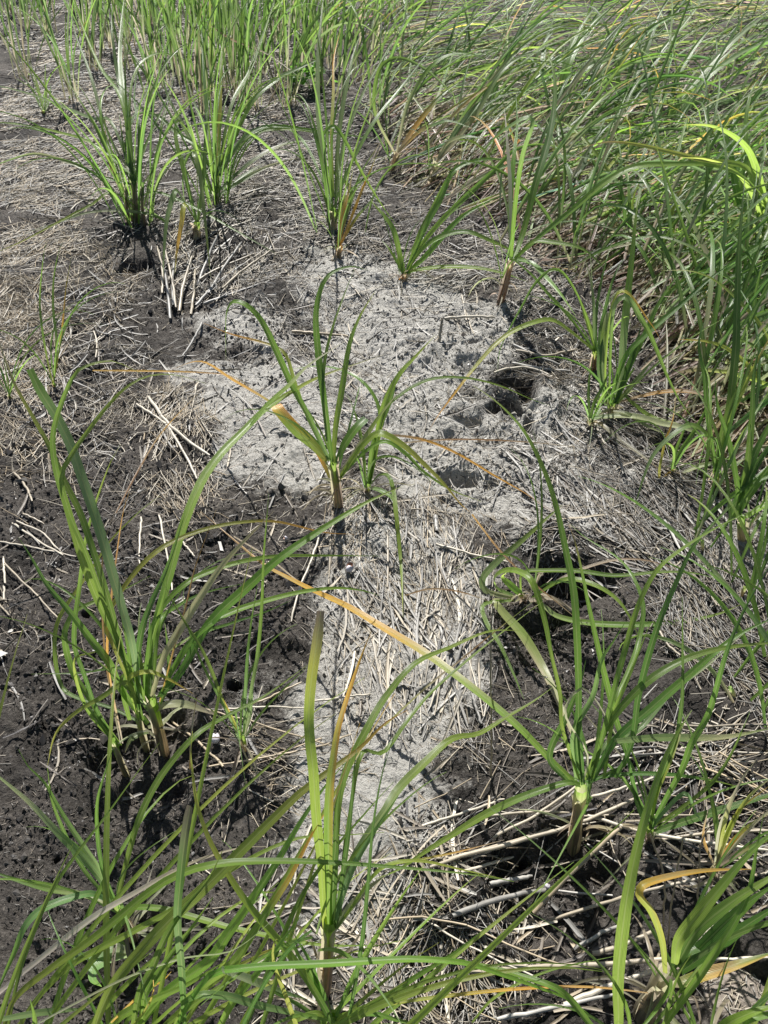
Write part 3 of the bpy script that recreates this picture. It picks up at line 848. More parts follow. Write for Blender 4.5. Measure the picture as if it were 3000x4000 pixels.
plant('grass shoot low at the bottom edge beside the tan-stemmed plant',
      (7, 1430, 1180), (7, 1440, 1060), [
    (7, 42, 'kkgg', [(1430, 1080), (1400, 1000), (1340, 880), (1280, 790)], dict()),
    (7, 30, 'kgll', [(1450, 1080), (1500, 960), (1560, 840), (1680, 640), (1830, 420)], dict()),
    (7, 30, 'lgg', [(1440, 1080), (1560, 1040), (1680, 980), (1800, 900), (1960, 800), (2100, 690)], dict()),
    (7, 26, 'ggl', [(1440, 1090), (1600, 1060), (1720, 1090), (1900, 1130)], dict(tipz=.08)),
    (7, 30, 'lly', [(1430, 1080), (1360, 1060), (1260, 1100), (1180, 1180)], dict(tipz=.08)),
    (7, 30, 'kkk', [(1430, 1080), (1380, 980), (1350, 860), (1260, 700)], dict()),
], 18)

plant('single broad upright blade rising in front of the black hollow at the bottom edge',
      (8, 1000, 1330), (8, 1008, 1240), [
    (8, 66, 'llllgl', [(1010, 1240), (1014, 1106), (1012, 900), (1042, 620), (1082, 400), (1132, 200), (1182, 45), (1235, -90), (1290, -190), (1330, -250)], dict(tipz=.52)),
    (8, 36, 'ggl', [(1000, 1240), (900, 1120), (760, 960), (600, 900), (420, 850), (240, 832)], dict(tipz=.2)),
], 18)

plant('thick-stemmed grass plant by the straw-flecked clod with a folded yellow blade',
      (8, 1120, 1075), (8, 1225, 880), [
    (8, 42, 'yyyooo', [(1215, 885), (1200, 740), (1155, 620), (1102, 548), (1112, 512), (1160, 488), (1280, 458), (1400, 442), (1600, 436)], dict(tipz=.26, edge='ooo', label='yellow folded blade')),
    (8, 66, 'lllgg', [(1255, 850), (1275, 740), (1360, 630), (1450, 520), (1560, 390), (1700, 260)], dict()),
    (8, 64, 'kggll', [(1265, 850), (1350, 705), (1500, 580), (1660, 480), (1760, 420)], dict()),
    (8, 60, 'kkkgg', [(1270, 870), (1400, 742), (1550, 600), (1720, 480)], dict()),
    (8, 64, 'kkkk', [(1280, 880), (1450, 760), (1580, 670), (1740, 570)], dict()),
    (8, 62, 'dyoyg', [(1240, 930), (1290, 925), (1400, 885), (1530, 848), (1700, 790)], dict(tipz=.14, edge='ooo')),
    (8, 50, 'kkg', [(1250, 860), (1300, 800), (1380, 760), (1520, 650), (1640, 540)], dict()),
    (8, 30, 'dpp', [(1230, 880), (1180, 950), (1150, 1040), (1120, 1110)], dict(tipz=.03)),
    (8, 40, 'wdd', [(1260, 860), (1330, 830), (1420, 850)], dict(tipz=.06)),
], 46, code='dndndd')

plant('bright narrow grass blades crossing the clod at the corner',
      (8, 1330, 1300), (8, 1290, 1200), [
    (8, 40, 'lllgl', [(1180, 1210), (1215, 1106), (1320, 960), (1450, 770), (1530, 640), (1580, 520), (1610, 350), (1640, 200)], dict(tipz=.4)),
    (8, 60, 'yglll', [(1400, 1220), (1480, 1110), (1600, 1052), (1720, 1020)], dict()),
    (8, 18, 'lgl', [(1200, 1200), (1230, 1020), (1270, 900), (1330, 800)], dict()),
    (8, 50, 'kgg', [(1450, 1240), (1560, 1090), (1680, 1060), (1800, 1000)], dict()),
], 18)

plant('leaning grass shoot rooted among the thick dead stalks above the hollow',
      (8, 1135, 330), (8, 1150, 255), [
    (8, 42, 'kkkkg', [(1150, 285), (1250, 248), (1450, 182), (1660, 118), (1800, 80)], dict()),
    (8, 34, 'kggkk', [(1150, 265), (1230, 110), (1290, 0), (1330, -110), (1400, -230), (1480, -500), (1560, -690), (1680, -900)], dict()),
    (8, 30, 'kkk', [(1130, 255), (1090, 130), (1062, 0), (1040, -90)], dict()),
    (8, 24, 'gkkk', [(1150, 260), (1190, 60), (1260, -120), (1288, -300), (1290, -500), (1288, -740)], dict()),
    (8, 26, 'byd', [(1150, 260), (1180, 100), (1240, -40), (1290, -180), (1312, -245)], dict()),
    (8, 22, 'bbb', [(1160, 260), (1200, 200), (1300, 110), (1350, 200), (1400, 260)], dict(tipz=.05)),
    (8, 20, 'lgg', [(1150, 260), (1300, 160), (1420, 60), (1500, -60), (1580, -240)], dict()),
    (6, 42, 'bbpb', [(1000, 990), (1180, 975), (1350, 975), (1500, 968), (1690, 930)], dict(tipz=.05)),
], 18)

# right-hand middle
plant('bushy grass plant with two tightly arched blades right of the crust',
      (4, 990, 680), (4, 985, 630), [
    (4, 40, 'bbggl', [(1005, 640), (1025, 480), (1040, 300), (1055, 150), (1072, 0), (1085, -140), (1100, -260)]),
    (4, 30, 'pbblp', [(965, 640), (945, 480), (952, 340), (972, 245)], dict(blunt=True)),
    (4, 26, 'gllyoo', [(962, 640), (955, 500), (970, 300), (985, 215), (1005, 165), (1030, 150), (1062, 165), (1100, 215), (1140, 275), (1175, 325), (1196, 372)], dict(tipz=.22)),
    (4, 32, 'ggbggg', [(972, 640), (978, 400), (990, 240), (1010, 190), (1040, 176), (1070, 200), (1110, 270), (1140, 320), (1180, 410), (1220, 510), (1280, 630), (1356, 726)], dict(tipz=.06)),
    (4, 30, 'gggkg', [(975, 640), (1040, 440), (1150, 322), (1280, 212), (1405, 100), (1520, 20)]),
    (4, 28, 'kgg', [(995, 640), (1060, 480), (1130, 330), (1200, 180), (1290, 60)]),
    (4, 28, 'lbb', [(1005, 640), (1070, 560), (1165, 445)]),
    (4, 34, 'kkk', [(990, 645), (1040, 520), (1090, 380), (1110, 300)]),
    (4, 30, 'ggg', [(1000, 640), (1030, 560), (1085, 480)]),
    (4, 26, 'bkk', [(960, 645), (930, 500), (935, 380), (940, 300), (990, 100), (1040, 0)]),
    (4, 22, 'dodr', [(1020, 630), (1090, 610), (1180, 590), (1260, 582), (1350, 590), (1500, 625), (1640, 660)], dict(tipz=.1)),
    (4, 24, 'gglp', [(1040, 600), (1080, 640), (1150, 690), (1230, 715), (1310, 730)], dict(tipz=.04)),
], 24)

plant('slim grass shoot whose yellow-green blade arches far over the crust',
      (4, 905, 485), (4, 910, 415), [
    (4, 27, 'glllyyod', [(912, 415), (868, 375), (800, 320), (730, 276), (660, 282), (560, 322), (480, 382), (400, 470), (330, 560), (240, 680), (195, 752)], dict(tipz=.08)),
    (4, 17, 'lggkk', [(915, 410), (872, 262), (832, 162), (772, 72), (722, 60), (652, 120), (600, 210), (540, 320), (500, 410), (490, 500)], dict(tipz=.08)),
    (4, 18, 'ggg', [(910, 410), (800, 262), (700, 152), (640, 82), (540, 0), (470, -50)], dict()),
    (4, 24, 'glll', [(915, 410), (885, 300), (850, 200), (828, 150)], dict()),
    (4, 16, 'kkg', [(918, 410), (915, 300), (925, 180), (955, 40), (985, -60)], dict()),
    (4, 16, 'bbp', [(908, 415), (905, 200), (890, 90), (870, 20)], dict()),
], 13, code='rrrl')

plant('flattened grass shoot with a pale blade lying out to the side below the bushy plant',
      (4, 890, 745), (4, 890, 705), [
    (4, 33, 'bpppbg', [(895, 702), (960, 692), (1080, 690), (1200, 722), (1300, 742), (1420, 790), (1535, 812)], dict(tipz=.03)),
    (4, 20, 'kgkg', [(892, 702), (910, 632), (942, 570), (980, 482)], dict()),
    (4, 16, 'kk', [(888, 702), (884, 620), (886, 540), (900, 440)], dict()),
    (4, 24, 'bbb', [(893, 702), (920, 680), (945, 655)], dict()),
    (4, 22, 'odndr', [(895, 712), (930, 720), (960, 742), (1020, 790), (1100, 850), (1200, 930)], dict(tipz=.02)),
    (4, 22, 'pbp', [(990, 670), (1050, 680), (1130, 730), (1230, 775)], dict(tipz=.03)),
], 13, code='nnd')

plant('tall dark grass shoot with a blade hooked over like a crook',
      (4, 1435, 1005), (4, 1432, 930), [
    (4, 40, 'ggkkkk', [(1436, 935), (1450, 820), (1485, 690), (1505, 550), (1520, 400), (1526, 200), (1532, 0), (1545, -180), (1560, -360)]),
    (4, 34, 'gggbbg', [(1425, 935), (1418, 860), (1398, 775), (1330, 730), (1260, 762), (1170, 850), (1120, 960), (1082, 1095)], dict(tipz=.08)),
    (4, 32, 'kggg', [(1430, 935), (1480, 700), (1560, 520), (1620, 380)]),
    (4, 26, 'ggk', [(1435, 930), (1400, 700), (1385, 520), (1360, 380), (1390, 260)]),
    (4, 22, 'llyo', [(1440, 930), (1500, 700), (1560, 560), (1640, 400), (1700, 300)]),
], 15)

plant('slender dark grass shoot between the crook-bladed shoot and the bushy plant',
      (4, 1240, 945), (4, 1245, 915), [
    (4, 20, 'kggg', [(1245, 915), (1282, 840), (1350, 742), (1402, 640), (1440, 540)]),
    (4, 16, 'kgg', [(1242, 915), (1265, 830), (1300, 740), (1310, 690)]),
    (4, 26, 'ppbd', [(1290, 938), (1350, 910), (1420, 895), (1480, 890)], dict(tipz=.02)),
    (4, 14, 'oyod', [(1250, 920), (1190, 960), (1215, 800), (1245, 720), (1262, 600)], dict()),
], 8)

plant('stout grass plant at the side edge with dark fanned blades',
      (4, 1560, 1220), (4, 1545, 1130), [
    (4, 42, 'kkkgg', [(1500, 1130), (1545, 1000), (1600, 860), (1660, 740), (1730, 620)]),
    (4, 38, 'gggll', [(1520, 1130), (1560, 1060), (1660, 920), (1760, 800)]),
    (4, 34, 'ggkk', [(1530, 1120), (1570, 900), (1590, 700), (1600, 500), (1640, 330)]),
    (4, 30, 'ggg', [(1540, 1120), (1520, 950), (1490, 800), (1440, 640), (1430, 520)]),
    (4, 30, 'lly', [(1560, 1130), (1640, 1080), (1760, 1040)]),
    (4, 34, 'kkk', [(1530, 1130), (1580, 960), (1660, 830), (1740, 740)]),
], 18)

# upper middle
plant('pale-stemmed grass shoot fanning over the crust in front of the matted stand',
      (4, 70, 112), (4, 92, 75), [
    (4, 30, 'llgly', [(88, 78), (70, 0), (40, -115), (0, -176), (-40, -220), (-60, -250)]),
    (4, 27, 'lgggl', [(95, 75), (180, -125), (240, -236), (292, -356), (362, -404), (472, -420), (602, -394)], dict(tipz=.25)),
    (4, 29, 'llggl', [(97, 75), (150, -30), (232, -136), (332, -236), (472, -366), (562, -456), (662, -482), (760, -470)], dict(tipz=.3)),
    (4, 28, 'lgglg', [(100, 75), (140, 0), (222, -76), (352, -106), (462, -66), (562, -16), (660, 70)], dict(tipz=.08)),
    (4, 24, 'glllg', [(100, 78), (130, 62), (250, 46), (400, 50), (522, 76), (622, 112)], dict(tipz=.05)),
    (4, 32, 'lgl', [(98, 75), (180, 0), (262, -96), (350, -180), (500, -260)]),
    (4, 20, 'lgl', [(95, 75), (150, -90), (200, -190), (270, -330), (330, -420)]),
    (4, 16, 'gg', [(85, 80), (30, -20), (-10, -70)]),
    (4, 26, 'yly', [(92, 78), (70, 40), (60, -20)]),
], 15, code='ood')

plant('very tall grass shoot on a dark stem whose blade loops over at the top',
      (4, 500, 205), (4, 548, 20), [
    (4, 38, 'ggbgg', [(548, 20), (555, -80), (570, -250), (600, -440), (640, -560), (640, -590), (615, -602), (500, -530), (430, -450), (300, -220), (255, -130)], dict(tipz=.2)),
    (4, 36, 'ggkkgl', [(560, 10), (600, -100), (660, -330), (710, -500), (735, -640), (738, -760), (722, -840), (696, -880)]),
    (4, 33, 'gglllly', [(560, 15), (600, -20), (690, -100), (820, -206), (950, -316), (1080, -386), (1250, -398), (1400, -394), (1540, -350), (1640, -250), (1700, -150)], dict(tipz=.2)),
    (4, 24, 'ggk', [(550, 10), (545, -200), (560, -420), (575, -560), (570, -700)]),
    (4, 26, 'llg', [(560, 20), (640, -60), (730, -60), (860, -30), (960, 60)], dict(tipz=.15)),
    (4, 20, 'pwd', [(545, 10), (545, -300), (530, -520), (520, -640)]),
    (4, 26, 'ggl', [(560, 15), (640, 30), (700, 90), (760, 160), (830, 260)], dict(tipz=.1)),
], 15, code='nrrd')

plant('grass plant with a long stiff upright blade behind the reddish shoot',
      (1, 1440, 1012), (1, 1440, 900), [
    (1, 27, 'bbbbbg', [(1435, 940), (1412, 790), (1385, 600), (1372, 400), (1376, 200), (1392, 50), (1400, -40)]),
    (1, 24, 'bbbgg', [(1450, 900), (1462, 600), (1500, 352), (1535, 210), (1565, 130)]),
    (1, 20, 'ggglg', [(1440, 900), (1405, 680), (1398, 580), (1440, 545), (1482, 592), (1562, 742), (1660, 902), (1720, 980)], dict(tipz=.08)),
    (1, 17, 'lyyoo', [(1440, 850), (1432, 600), (1440, 400), (1442, 250), (1472, 130)]),
    (1, 19, 'llg', [(1445, 930), (1520, 830), (1440, 742), (1350, 682)], dict(tipz=.2)),
    (1, 17, 'bgg', [(1450, 880), (1480, 640), (1560, 420), (1660, 240), (1740, 100)]),
    (1, 20, 'ggk', [(1450, 870), (1520, 700), (1620, 520), (1740, 370), (1900, 160)]),
    (1, 14, 'gg', [(1435, 880), (1330, 640), (1250, 560), (1130, 540)], dict(tipz=.16)),
], 15, extra=(16, .60, .010), upright=True)

plant('narrow reddish and orange grass shoot behind the central plant',
      (1, 1462, 1120), (1, 1470, 1060), [
    (1, 17, 'ogggr', [(1465, 1060), (1490, 950), (1520, 860), (1562, 742), (1660, 592)]),
    (1, 15, 'roog', [(1470, 1060), (1510, 960), (1552, 850), (1602, 732), (1640, 640)]),
    (1, 14, 'rog', [(1462, 1060), (1490, 900), (1512, 800), (1530, 700)]),
    (1, 16, 'ogk', [(1468, 1060), (1540, 940), (1600, 870), (1640, 790)]),
    (1, 14, 'oog', [(1458, 1060), (1470, 960), (1490, 850), (1500, 790)]),
], 14, code='rror')

plant('pale bushy grass plant with cream-edged leaning blades in the upper straw',
      (1, 935, 935), (1, 935, 830), [
    (1, 26, 'bpbbp', [(935, 840), (905, 640), (880, 540), (842, 450), (808, 345)]),
    (1, 21, 'lyyll', [(938, 830), (945, 640), (952, 400), (958, 240), (970, 120)]),
    (1, 21, 'bbpp', [(950, 840), (1040, 782), (1150, 722), (1290, 680)], dict(tipz=.14)),
    (1, 23, 'bbplb', [(950, 820), (1080, 702), (1200, 632), (1300, 610), (1380, 612)], dict(tipz=.15)),
    (1, 21, 'bbblg', [(948, 760), (1022, 642), (1102, 572), (1252, 558), (1402, 582)], dict(tipz=.2)),
    (1, 20, 'bbggg', [(950, 740), (1052, 592), (1152, 546), (1262, 550), (1430, 575), (1660, 602)], dict(tipz=.18)),
    (1, 21, 'kgbbg', [(930, 780), (862, 642), (762, 572), (682, 502), (602, 490), (520, 552)], dict(tipz=.2)),
    (1, 19, 'kggbb', [(930, 850), (884, 782), (852, 682), (832, 656), (800, 700), (790, 790), (800, 900)], dict(tipz=.06)),
    (1, 18, 'kgg', [(940, 750), (1000, 452), (1082, 300), (1152, 102), (1200, -40)]),
    (1, 23, 'ggbbg', [(948, 760), (1082, 452), (1200, 340), (1300, 290), (1482, 208)]),
    (1, 18, 'kkk', [(930, 780), (900, 560), (880, 300), (870, 120)]),
    (1, 17, 'kgg', [(935, 760), (990, 620), (1030, 500), (1060, 360), (1110, 180)]),
    (1, 23, 'pbd', [(945, 850), (1000, 800), (1080, 740), (1150, 700)], dict(tipz=.1)),
    (1, 20, 'ggk', [(925, 850), (870, 700), (800, 560), (720, 400), (690, 240)]),
], 12, extra=(24, .58, .010), upright=True)

plant('dark dense grass clump with tall blades standing left of the pale bushy plant',
      (1, 590, 980), (1, 580, 780), [
    (1, 28, 'kkkkg', [(575, 790), (560, 600), (545, 450), (510, 330), (485, 150), (482, 50)]),
    (1, 25, 'ggggl', [(575, 780), (535, 420), (518, 250), (528, 80), (545, -60)]),
    (1, 14, 'kggb', [(585, 780), (622, 500), (700, 302), (780, 205), (860, 178)]),
    (1, 13, 'glg', [(575, 700), (560, 450), (590, 300), (680, 230), (800, 260), (900, 310)], dict(tipz=.3)),
    (1, 19, 'bbbp', [(580, 790), (502, 690), (432, 572), (350, 440)]),
    (1, 16, 'kgpbb', [(580, 800), (440, 762), (300, 702), (160, 665), (60, 685), (-60, 730)], dict(tipz=.1)),
    (1, 17, 'kbbbb', [(580, 780), (482, 528), (402, 512), (300, 472), (150, 412), (0, 372), (-80, 360)], dict(tipz=.2)),
    (1, 14, 'glg', [(575, 760), (400, 620), (250, 570), (100, 540), (-60, 525)], dict(tipz=.2)),
    (1, 14, 'gly', [(600, 900), (480, 830), (400, 880), (250, 960), (100, 1040), (-40, 1100)], dict(tipz=.06)),
    (1, 12, 'ggb', [(585, 780), (640, 600), (720, 430), (760, 300)]),
    (1, 13, 'kkk', [(590, 800), (600, 560), (580, 420), (600, 260)]),
    (1, 13, 'ggk', [(600, 820), (680, 700), (700, 520), (760, 380)]),
    (1, 13, 'kkg', [(575, 800), (540, 640), (580, 500), (640, 380), (700, 200)]),
    (1, 16, 'kgk', [(595, 850), (680, 830), (850, 900), (1000, 985), (1200, 1100)], dict(tipz=.04)),
    (1, 17, 'bgpbb', [(600, 880), (720, 960), (650, 925), (500, 910), (370, 920), (260, 958), (100, 1010)], dict(tipz=.04)),
    (1, 17, 'ggl', [(575, 700), (520, 420), (440, 300), (370, 150), (310, -20)]),
    (1, 16, 'pbb', [(570, 760), (460, 560), (390, 320), (330, 160), (290, 0)]),
    (1, 10, 'dod', [(570, 900), (500, 780), (460, 640), (455, 430)]),
    (1, 12, 'ddn', [(610, 940), (640, 800), (620, 700)]),
], 10, more_stems=(((1, 555, 985), (1, 545, 800), 7), ((1, 625, 990), (1, 615, 790), 8), ((1, 575, 975), (1, 590, 780), 7), ((1, 605, 970), (1, 570, 790), 7)), code='nndkk', extra=(30, .62, .0105), upright=True)

plant('short grass shoot with two drooping pale blades below the dark clump',
      (1, 860, 1050), (1, 850, 960), [
    (1, 27, 'bbbbb', [(850, 960), (800, 880), (762, 822), (738, 880), (718, 970), (708, 1100), (705, 1190)], dict(tipz=.04)),
    (1, 25, 'ggbbl', [(855, 960), (850, 740), (838, 660), (862, 740), (880, 900), (895, 1040), (910, 1200)], dict(tipz=.05)),
    (1, 26, 'yyoy', [(852, 970), (800, 880), (785, 960), (765, 1080), (755, 1180)], dict(tipz=.03)),
    (1, 24, 'kgg', [(850, 960), (800, 760), (760, 600), (770, 520), (840, 600)], dict(tipz=.2)),
    (1, 22, 'gkk', [(855, 960), (880, 760), (890, 560), (905, 400)]),
], 16)

# small shoots on the left-hand mud
for lab, base, bl in [
    ('short thin grass seedling with three hair-thin blades on the open mud', (3, 236, 560), [
        (3, 11, 'yggg', [(228, 552), (205, 450), (180, 300), (172, 180), (188, 0), (200, -60)]),
        (3, 13, 'ykgg', [(230, 552), (244, 372), (230, 230), (232, 100), (252, -10), (270, -60)]),
        (3, 10, 'yog', [(232, 552), (270, 300), (286, 130), (310, 0)])]),
    ('faint grass sprig low at the side edge', (3, 40, 610), [
        (3, 11, 'kkg', [(40, 600), (20, 540), (0, 480), (-30, 420)]),
        (3, 9, 'gk', [(42, 600), (30, 520), (15, 440)])]),
    ('small bright grass tuft in the straw left of the dark clump', (1, 190, 490), [
        (1, 12, 'llg', [(190, 480), (170, 400), (150, 330), (130, 270)]),
        (1, 12, 'gll', [(192, 480), (200, 400), (195, 330), (198, 270)]),
        (1, 11, 'lgk', [(195, 480), (215, 420), (220, 360)]),
        (1, 11, 'lgy', [(186, 480), (160, 430), (140, 390)])]),
]:
    plant(lab, base, (base[0], base[1] - 2, base[2] - 10), bl, 6)

# ================================================================ grass shoots of the stand behind (grown, not traced)
def img_az(dx, dy, deg):
    """world heading of a line on the ground that runs at deg (0 right, 90 up) in the photograph at half-scale point dx, dy"""
    a = math.radians(deg)
    p = on_z(2 * dx, 2 * dy); q = on_z(2 * (dx + 6 * math.cos(a)), 2 * (dy - 6 * math.sin(a)))
    return math.atan2(q[1] - p[1], q[0] - p[0])


def shoot(label, dx, dy, n, L, az, spread, codes, group, up=1.25, droop=-.3, w=.010, stem=.03, name='grass_plant'):
    b = on_z(2 * dx, 2 * dy); b[2] = float(ground_coarse(b[0], b[1]))
    root = thing(name, label, 'grass plant', b, group)
    top = np.array([rng.normal(0, .01), rng.normal(0, .01), stem])
    link('stem', stem_mesh(np.array([[0, 0, -.015], top * .5, top]), .0040, .0034, 'nddg', 6), M_LEAF, root)
    L = L * 1.15
    for k in range(n):
        a = az + rng.normal(0, spread)
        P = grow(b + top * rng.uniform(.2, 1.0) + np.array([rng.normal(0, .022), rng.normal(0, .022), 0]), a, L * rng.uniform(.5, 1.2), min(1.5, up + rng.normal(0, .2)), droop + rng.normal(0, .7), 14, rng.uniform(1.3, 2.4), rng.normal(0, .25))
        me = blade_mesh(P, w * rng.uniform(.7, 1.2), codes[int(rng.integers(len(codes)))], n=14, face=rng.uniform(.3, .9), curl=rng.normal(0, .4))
        me.transform(Matrix.Translation(Vector(-b)))
        link('grass_blade', me, M_LEAF, root)


R0, RU = 0.0, math.pi / 2
GREEN = ['dkgggy', 'nkkgg', 'pkggg', 'nkbbb', 'dkggl', 'nkkkg', 'nkkkk', 'nkbbg', 'ndkgo']
# upright stand at the top, between the straw and the mat
SETS = [
    ('upright green grass shoot in the thin stand at the back', 'shoots of the thin upright stand', 10, .66, .9, 1.0, 1.35, -.1, .0120,
     [(610, 190), (660, 150), (560, 120), (640, 90), (700, 60), (520, 60), (590, 40), (480, 95), (760, 110), (430, 60), (545, 15), (665, 10), (720, 150), (800, 60), (460, 10),
      (780, 190), (740, 20), (620, -20), (840, 20), (505, 130), (570, 170), (880, 60), (920, 20), (860, 110), (690, 110), (600, 90), (500, 180), (620, 240), (690, 200), (740, 240), (555, 250), (660, 60), (805, 130), (820, 270), (540, 200), (770, 60)]),
    ('slanting green grass shoot rising out of the lodged mat', 'shoots standing out of the mat', 7, .72, .5, .55, .80, -.55, .0130,
     [(870, 260), (965, 330), (1050, 300), (1140, 390), (1010, 180), (1120, 220), (1210, 300), (1290, 420), (1330, 250), (1420, 330), (1500, 430), (1570, 300),
      (1240, 130), (1380, 110), (1505, 170), (1600, 120), (905, 130), (830, 190), (1590, 520), (1430, 500), (1180, 330), (1090, 130), (930, 220)]),
    ('leaning dark green shoot in the thick growth at the mat edge', 'shoots at the edge of the mat', 7, .60, .5, .9, 1.0, -.8, .0125,
     [(1380, 620), (1440, 700), (1500, 640), (1560, 740), (1620, 660), (1505, 820), (1600, 860), (1640, 780), (1420, 560), (1330, 540), (1565, 600), (1480, 900), (1270, 500), (1610, 950), (1130, 470), (1190, 520), (1455, 610), (1390, 720), (1530, 930), (1650, 880), (1545, 670), (1650, 560), (1480, 760), (1240, 590)]),
    ('low grass tuft with brown bases in the shaded far corner', 'tufts in the far corner', 14, .52, 1.4, 1.0, 1.3, -.2, .011,
     [(20, 40), (60, 60), (110, 75), (-40, 70), (95, 20), (160, 20), (40, -10), (220, 40)]),
    ('thin grass sprig standing in the far straw', 'sprigs in the far straw', 8, .66, 1.2, 1.2, 1.42, .5, .0110,
     [(290, 110), (330, 60), (375, 130), (260, 60), (420, 180), (350, 200), (150, 230), (60, 170), (200, 130), (340, 130), (395, 90), (440, 130), (365, 20), (310, 20), (400, 230), (455, 220), (500, 200), (270, 150), (415, 40), (240, 110), (300, 60), (350, 90), (460, 160), (520, 240), (385, 180), (330, 230), (230, 60), (180, 80), (480, 50), (250, 20), (440, 260), (210, 160)]),
]
ORD = ('first second third fourth fifth sixth seventh eighth ninth tenth eleventh twelfth thirteenth fourteenth fifteenth sixteenth seventeenth eighteenth nineteenth twentieth '
       'twenty-first twenty-second twenty-third twenty-fourth twenty-fifth twenty-sixth twenty-seventh twenty-eighth twenty-ninth thirtieth thirty-first thirty-second thirty-third thirty-fourth thirty-fifth thirty-sixth thirty-seventh thirty-eighth thirty-ninth fortieth forty-first forty-second forty-third forty-fourth forty-fifth').split()
for lab, grp, n, L, az, spr, up, dr, w, pts in SETS:
    for k, (dx, dy) in enumerate(sorted(pts)):
        shoot(lab + ', ' + ORD[k] + ' from the left', dx, dy + rng.normal(0, 4), n + int(rng.integers(-2, 3)), L * rng.uniform(.85, 1.15), az, spr, GREEN, grp, up, dr, w)

# bright shoots along the bottom edge, leaning across the picture
for k, (dx, dy) in enumerate([(-30, 2330), (70, 2420), (200, 2430), (320, 2390), (430, 2440), (540, 2430), (1600, 2330), (1690, 2230)]):
    shoot('bright leaning grass shoot cut off by the bottom edge, ' + ORD[k] + ' from the left',
          dx, dy, 6, .50 * rng.uniform(.9, 1.1), .6, .4, ['lllly', 'lllll', 'yllll', 'yllyl', 'lllyo', 'gllly'], 'shoots along the bottom edge', .85, -.25, .0088)

plant('withered yellow and tan grass clump at the side edge above the thick-stemmed plant', (8, 1420, 480), (8, 1432, 425), [
    (8, 26, 'dyyd', [(1432, 425), (1500, 250), (1580, 120), (1700, 20)]), (8, 24, 'doyd', [(1432, 425), (1540, 280), (1700, 170)]),
    (8, 22, 'dydd', [(1436, 425), (1480, 200), (1540, 60), (1610, -40)]), (8, 26, 'ddyg', [(1436, 428), (1560, 350), (1700, 300)]),
    (8, 18, 'ddd', [(1430, 425), (1450, 260), (1500, 120)]), (8, 18, 'dyo', [(1434, 425), (1520, 200), (1660, 80)]),
    (8, 20, 'pdd', [(1438, 425), (1600, 240), (1720, 140)]), (8, 16, 'dow', [(1430, 428), (1380, 300), (1400, 180)])], 14, code='ndd')
for k, (dx, dy, n, L, az) in enumerate([(1520, 1190, 6, .42, 1.0), (1600, 1290, 6, .46, 1.2), (1650, 1440, 6, .42, 1.3), (1590, 1520, 4, .34, .8), (1690, 1600, 6, .46, 1.6)]):
    shoot('dark green grass shoot at the side edge below the crook-bladed shoot, ' + ORD[k] + ' from the top', dx, dy, n, L, az, .7, ['kkggg', 'kgggl', 'ggggy', 'dbbgg'], 'shoots at the side edge', 1.15, -.4, .0110)

# arching blades that come in from beyond the side edge
plant('grass plant beyond the side edge sending a big yellow-green hoop into view', (2, 1700, 1180), (2, 1680, 1080), [
    (2, 40, 'llllly', [(1680, 1090), (1658, 980), (1640, 850), (1582, 662), (1502, 582), (1402, 542), (1285, 540)], dict(tipz=.45)),
    (2, 34, 'lllyyo', [(1680, 1090), (1640, 850), (1562, 722), (1402, 696), (1252, 660), (1082, 622), (962, 614), (860, 636)], dict(tipz=.42)),
    (2, 30, 'lly', [(1680, 1080), (1600, 860), (1520, 740), (1400, 690), (1280, 680)], dict(tipz=.4)),
    (2, 30, 'gggg', [(1680, 1090), (1600, 800), (1562, 600), (1580, 420), (1640, 300)], dict()),
    (2, 38, 'kggb', [(1690, 1090), (1540, 880), (1490, 620), (1420, 470)], dict()),
], 16)
plant('grass plant past the side edge with a long drooping blade reaching over the bushy plant', (4, 1760, 640), (4, 1740, 560), [
    (4, 30, 'gllly', [(1740, 560), (1640, 320), (1560, 222), (1440, 112), (1332, 66), (1195, 62)], dict(tipz=.35)),
    (4, 34, 'llyyyo', [(1740, 700), (1660, 582), (1600, 502), (1502, 412), (1402, 370), (1275, 360)], dict(tipz=.25)),
    (4, 28, 'ggg', [(1740, 570), (1640, 420), (1520, 360), (1460, 420)], dict(tipz=.2)),
    (4, 38, 'kkg', [(1740, 600), (1660, 420), (1600, 240), (1640, 0)], dict()),
], 16)

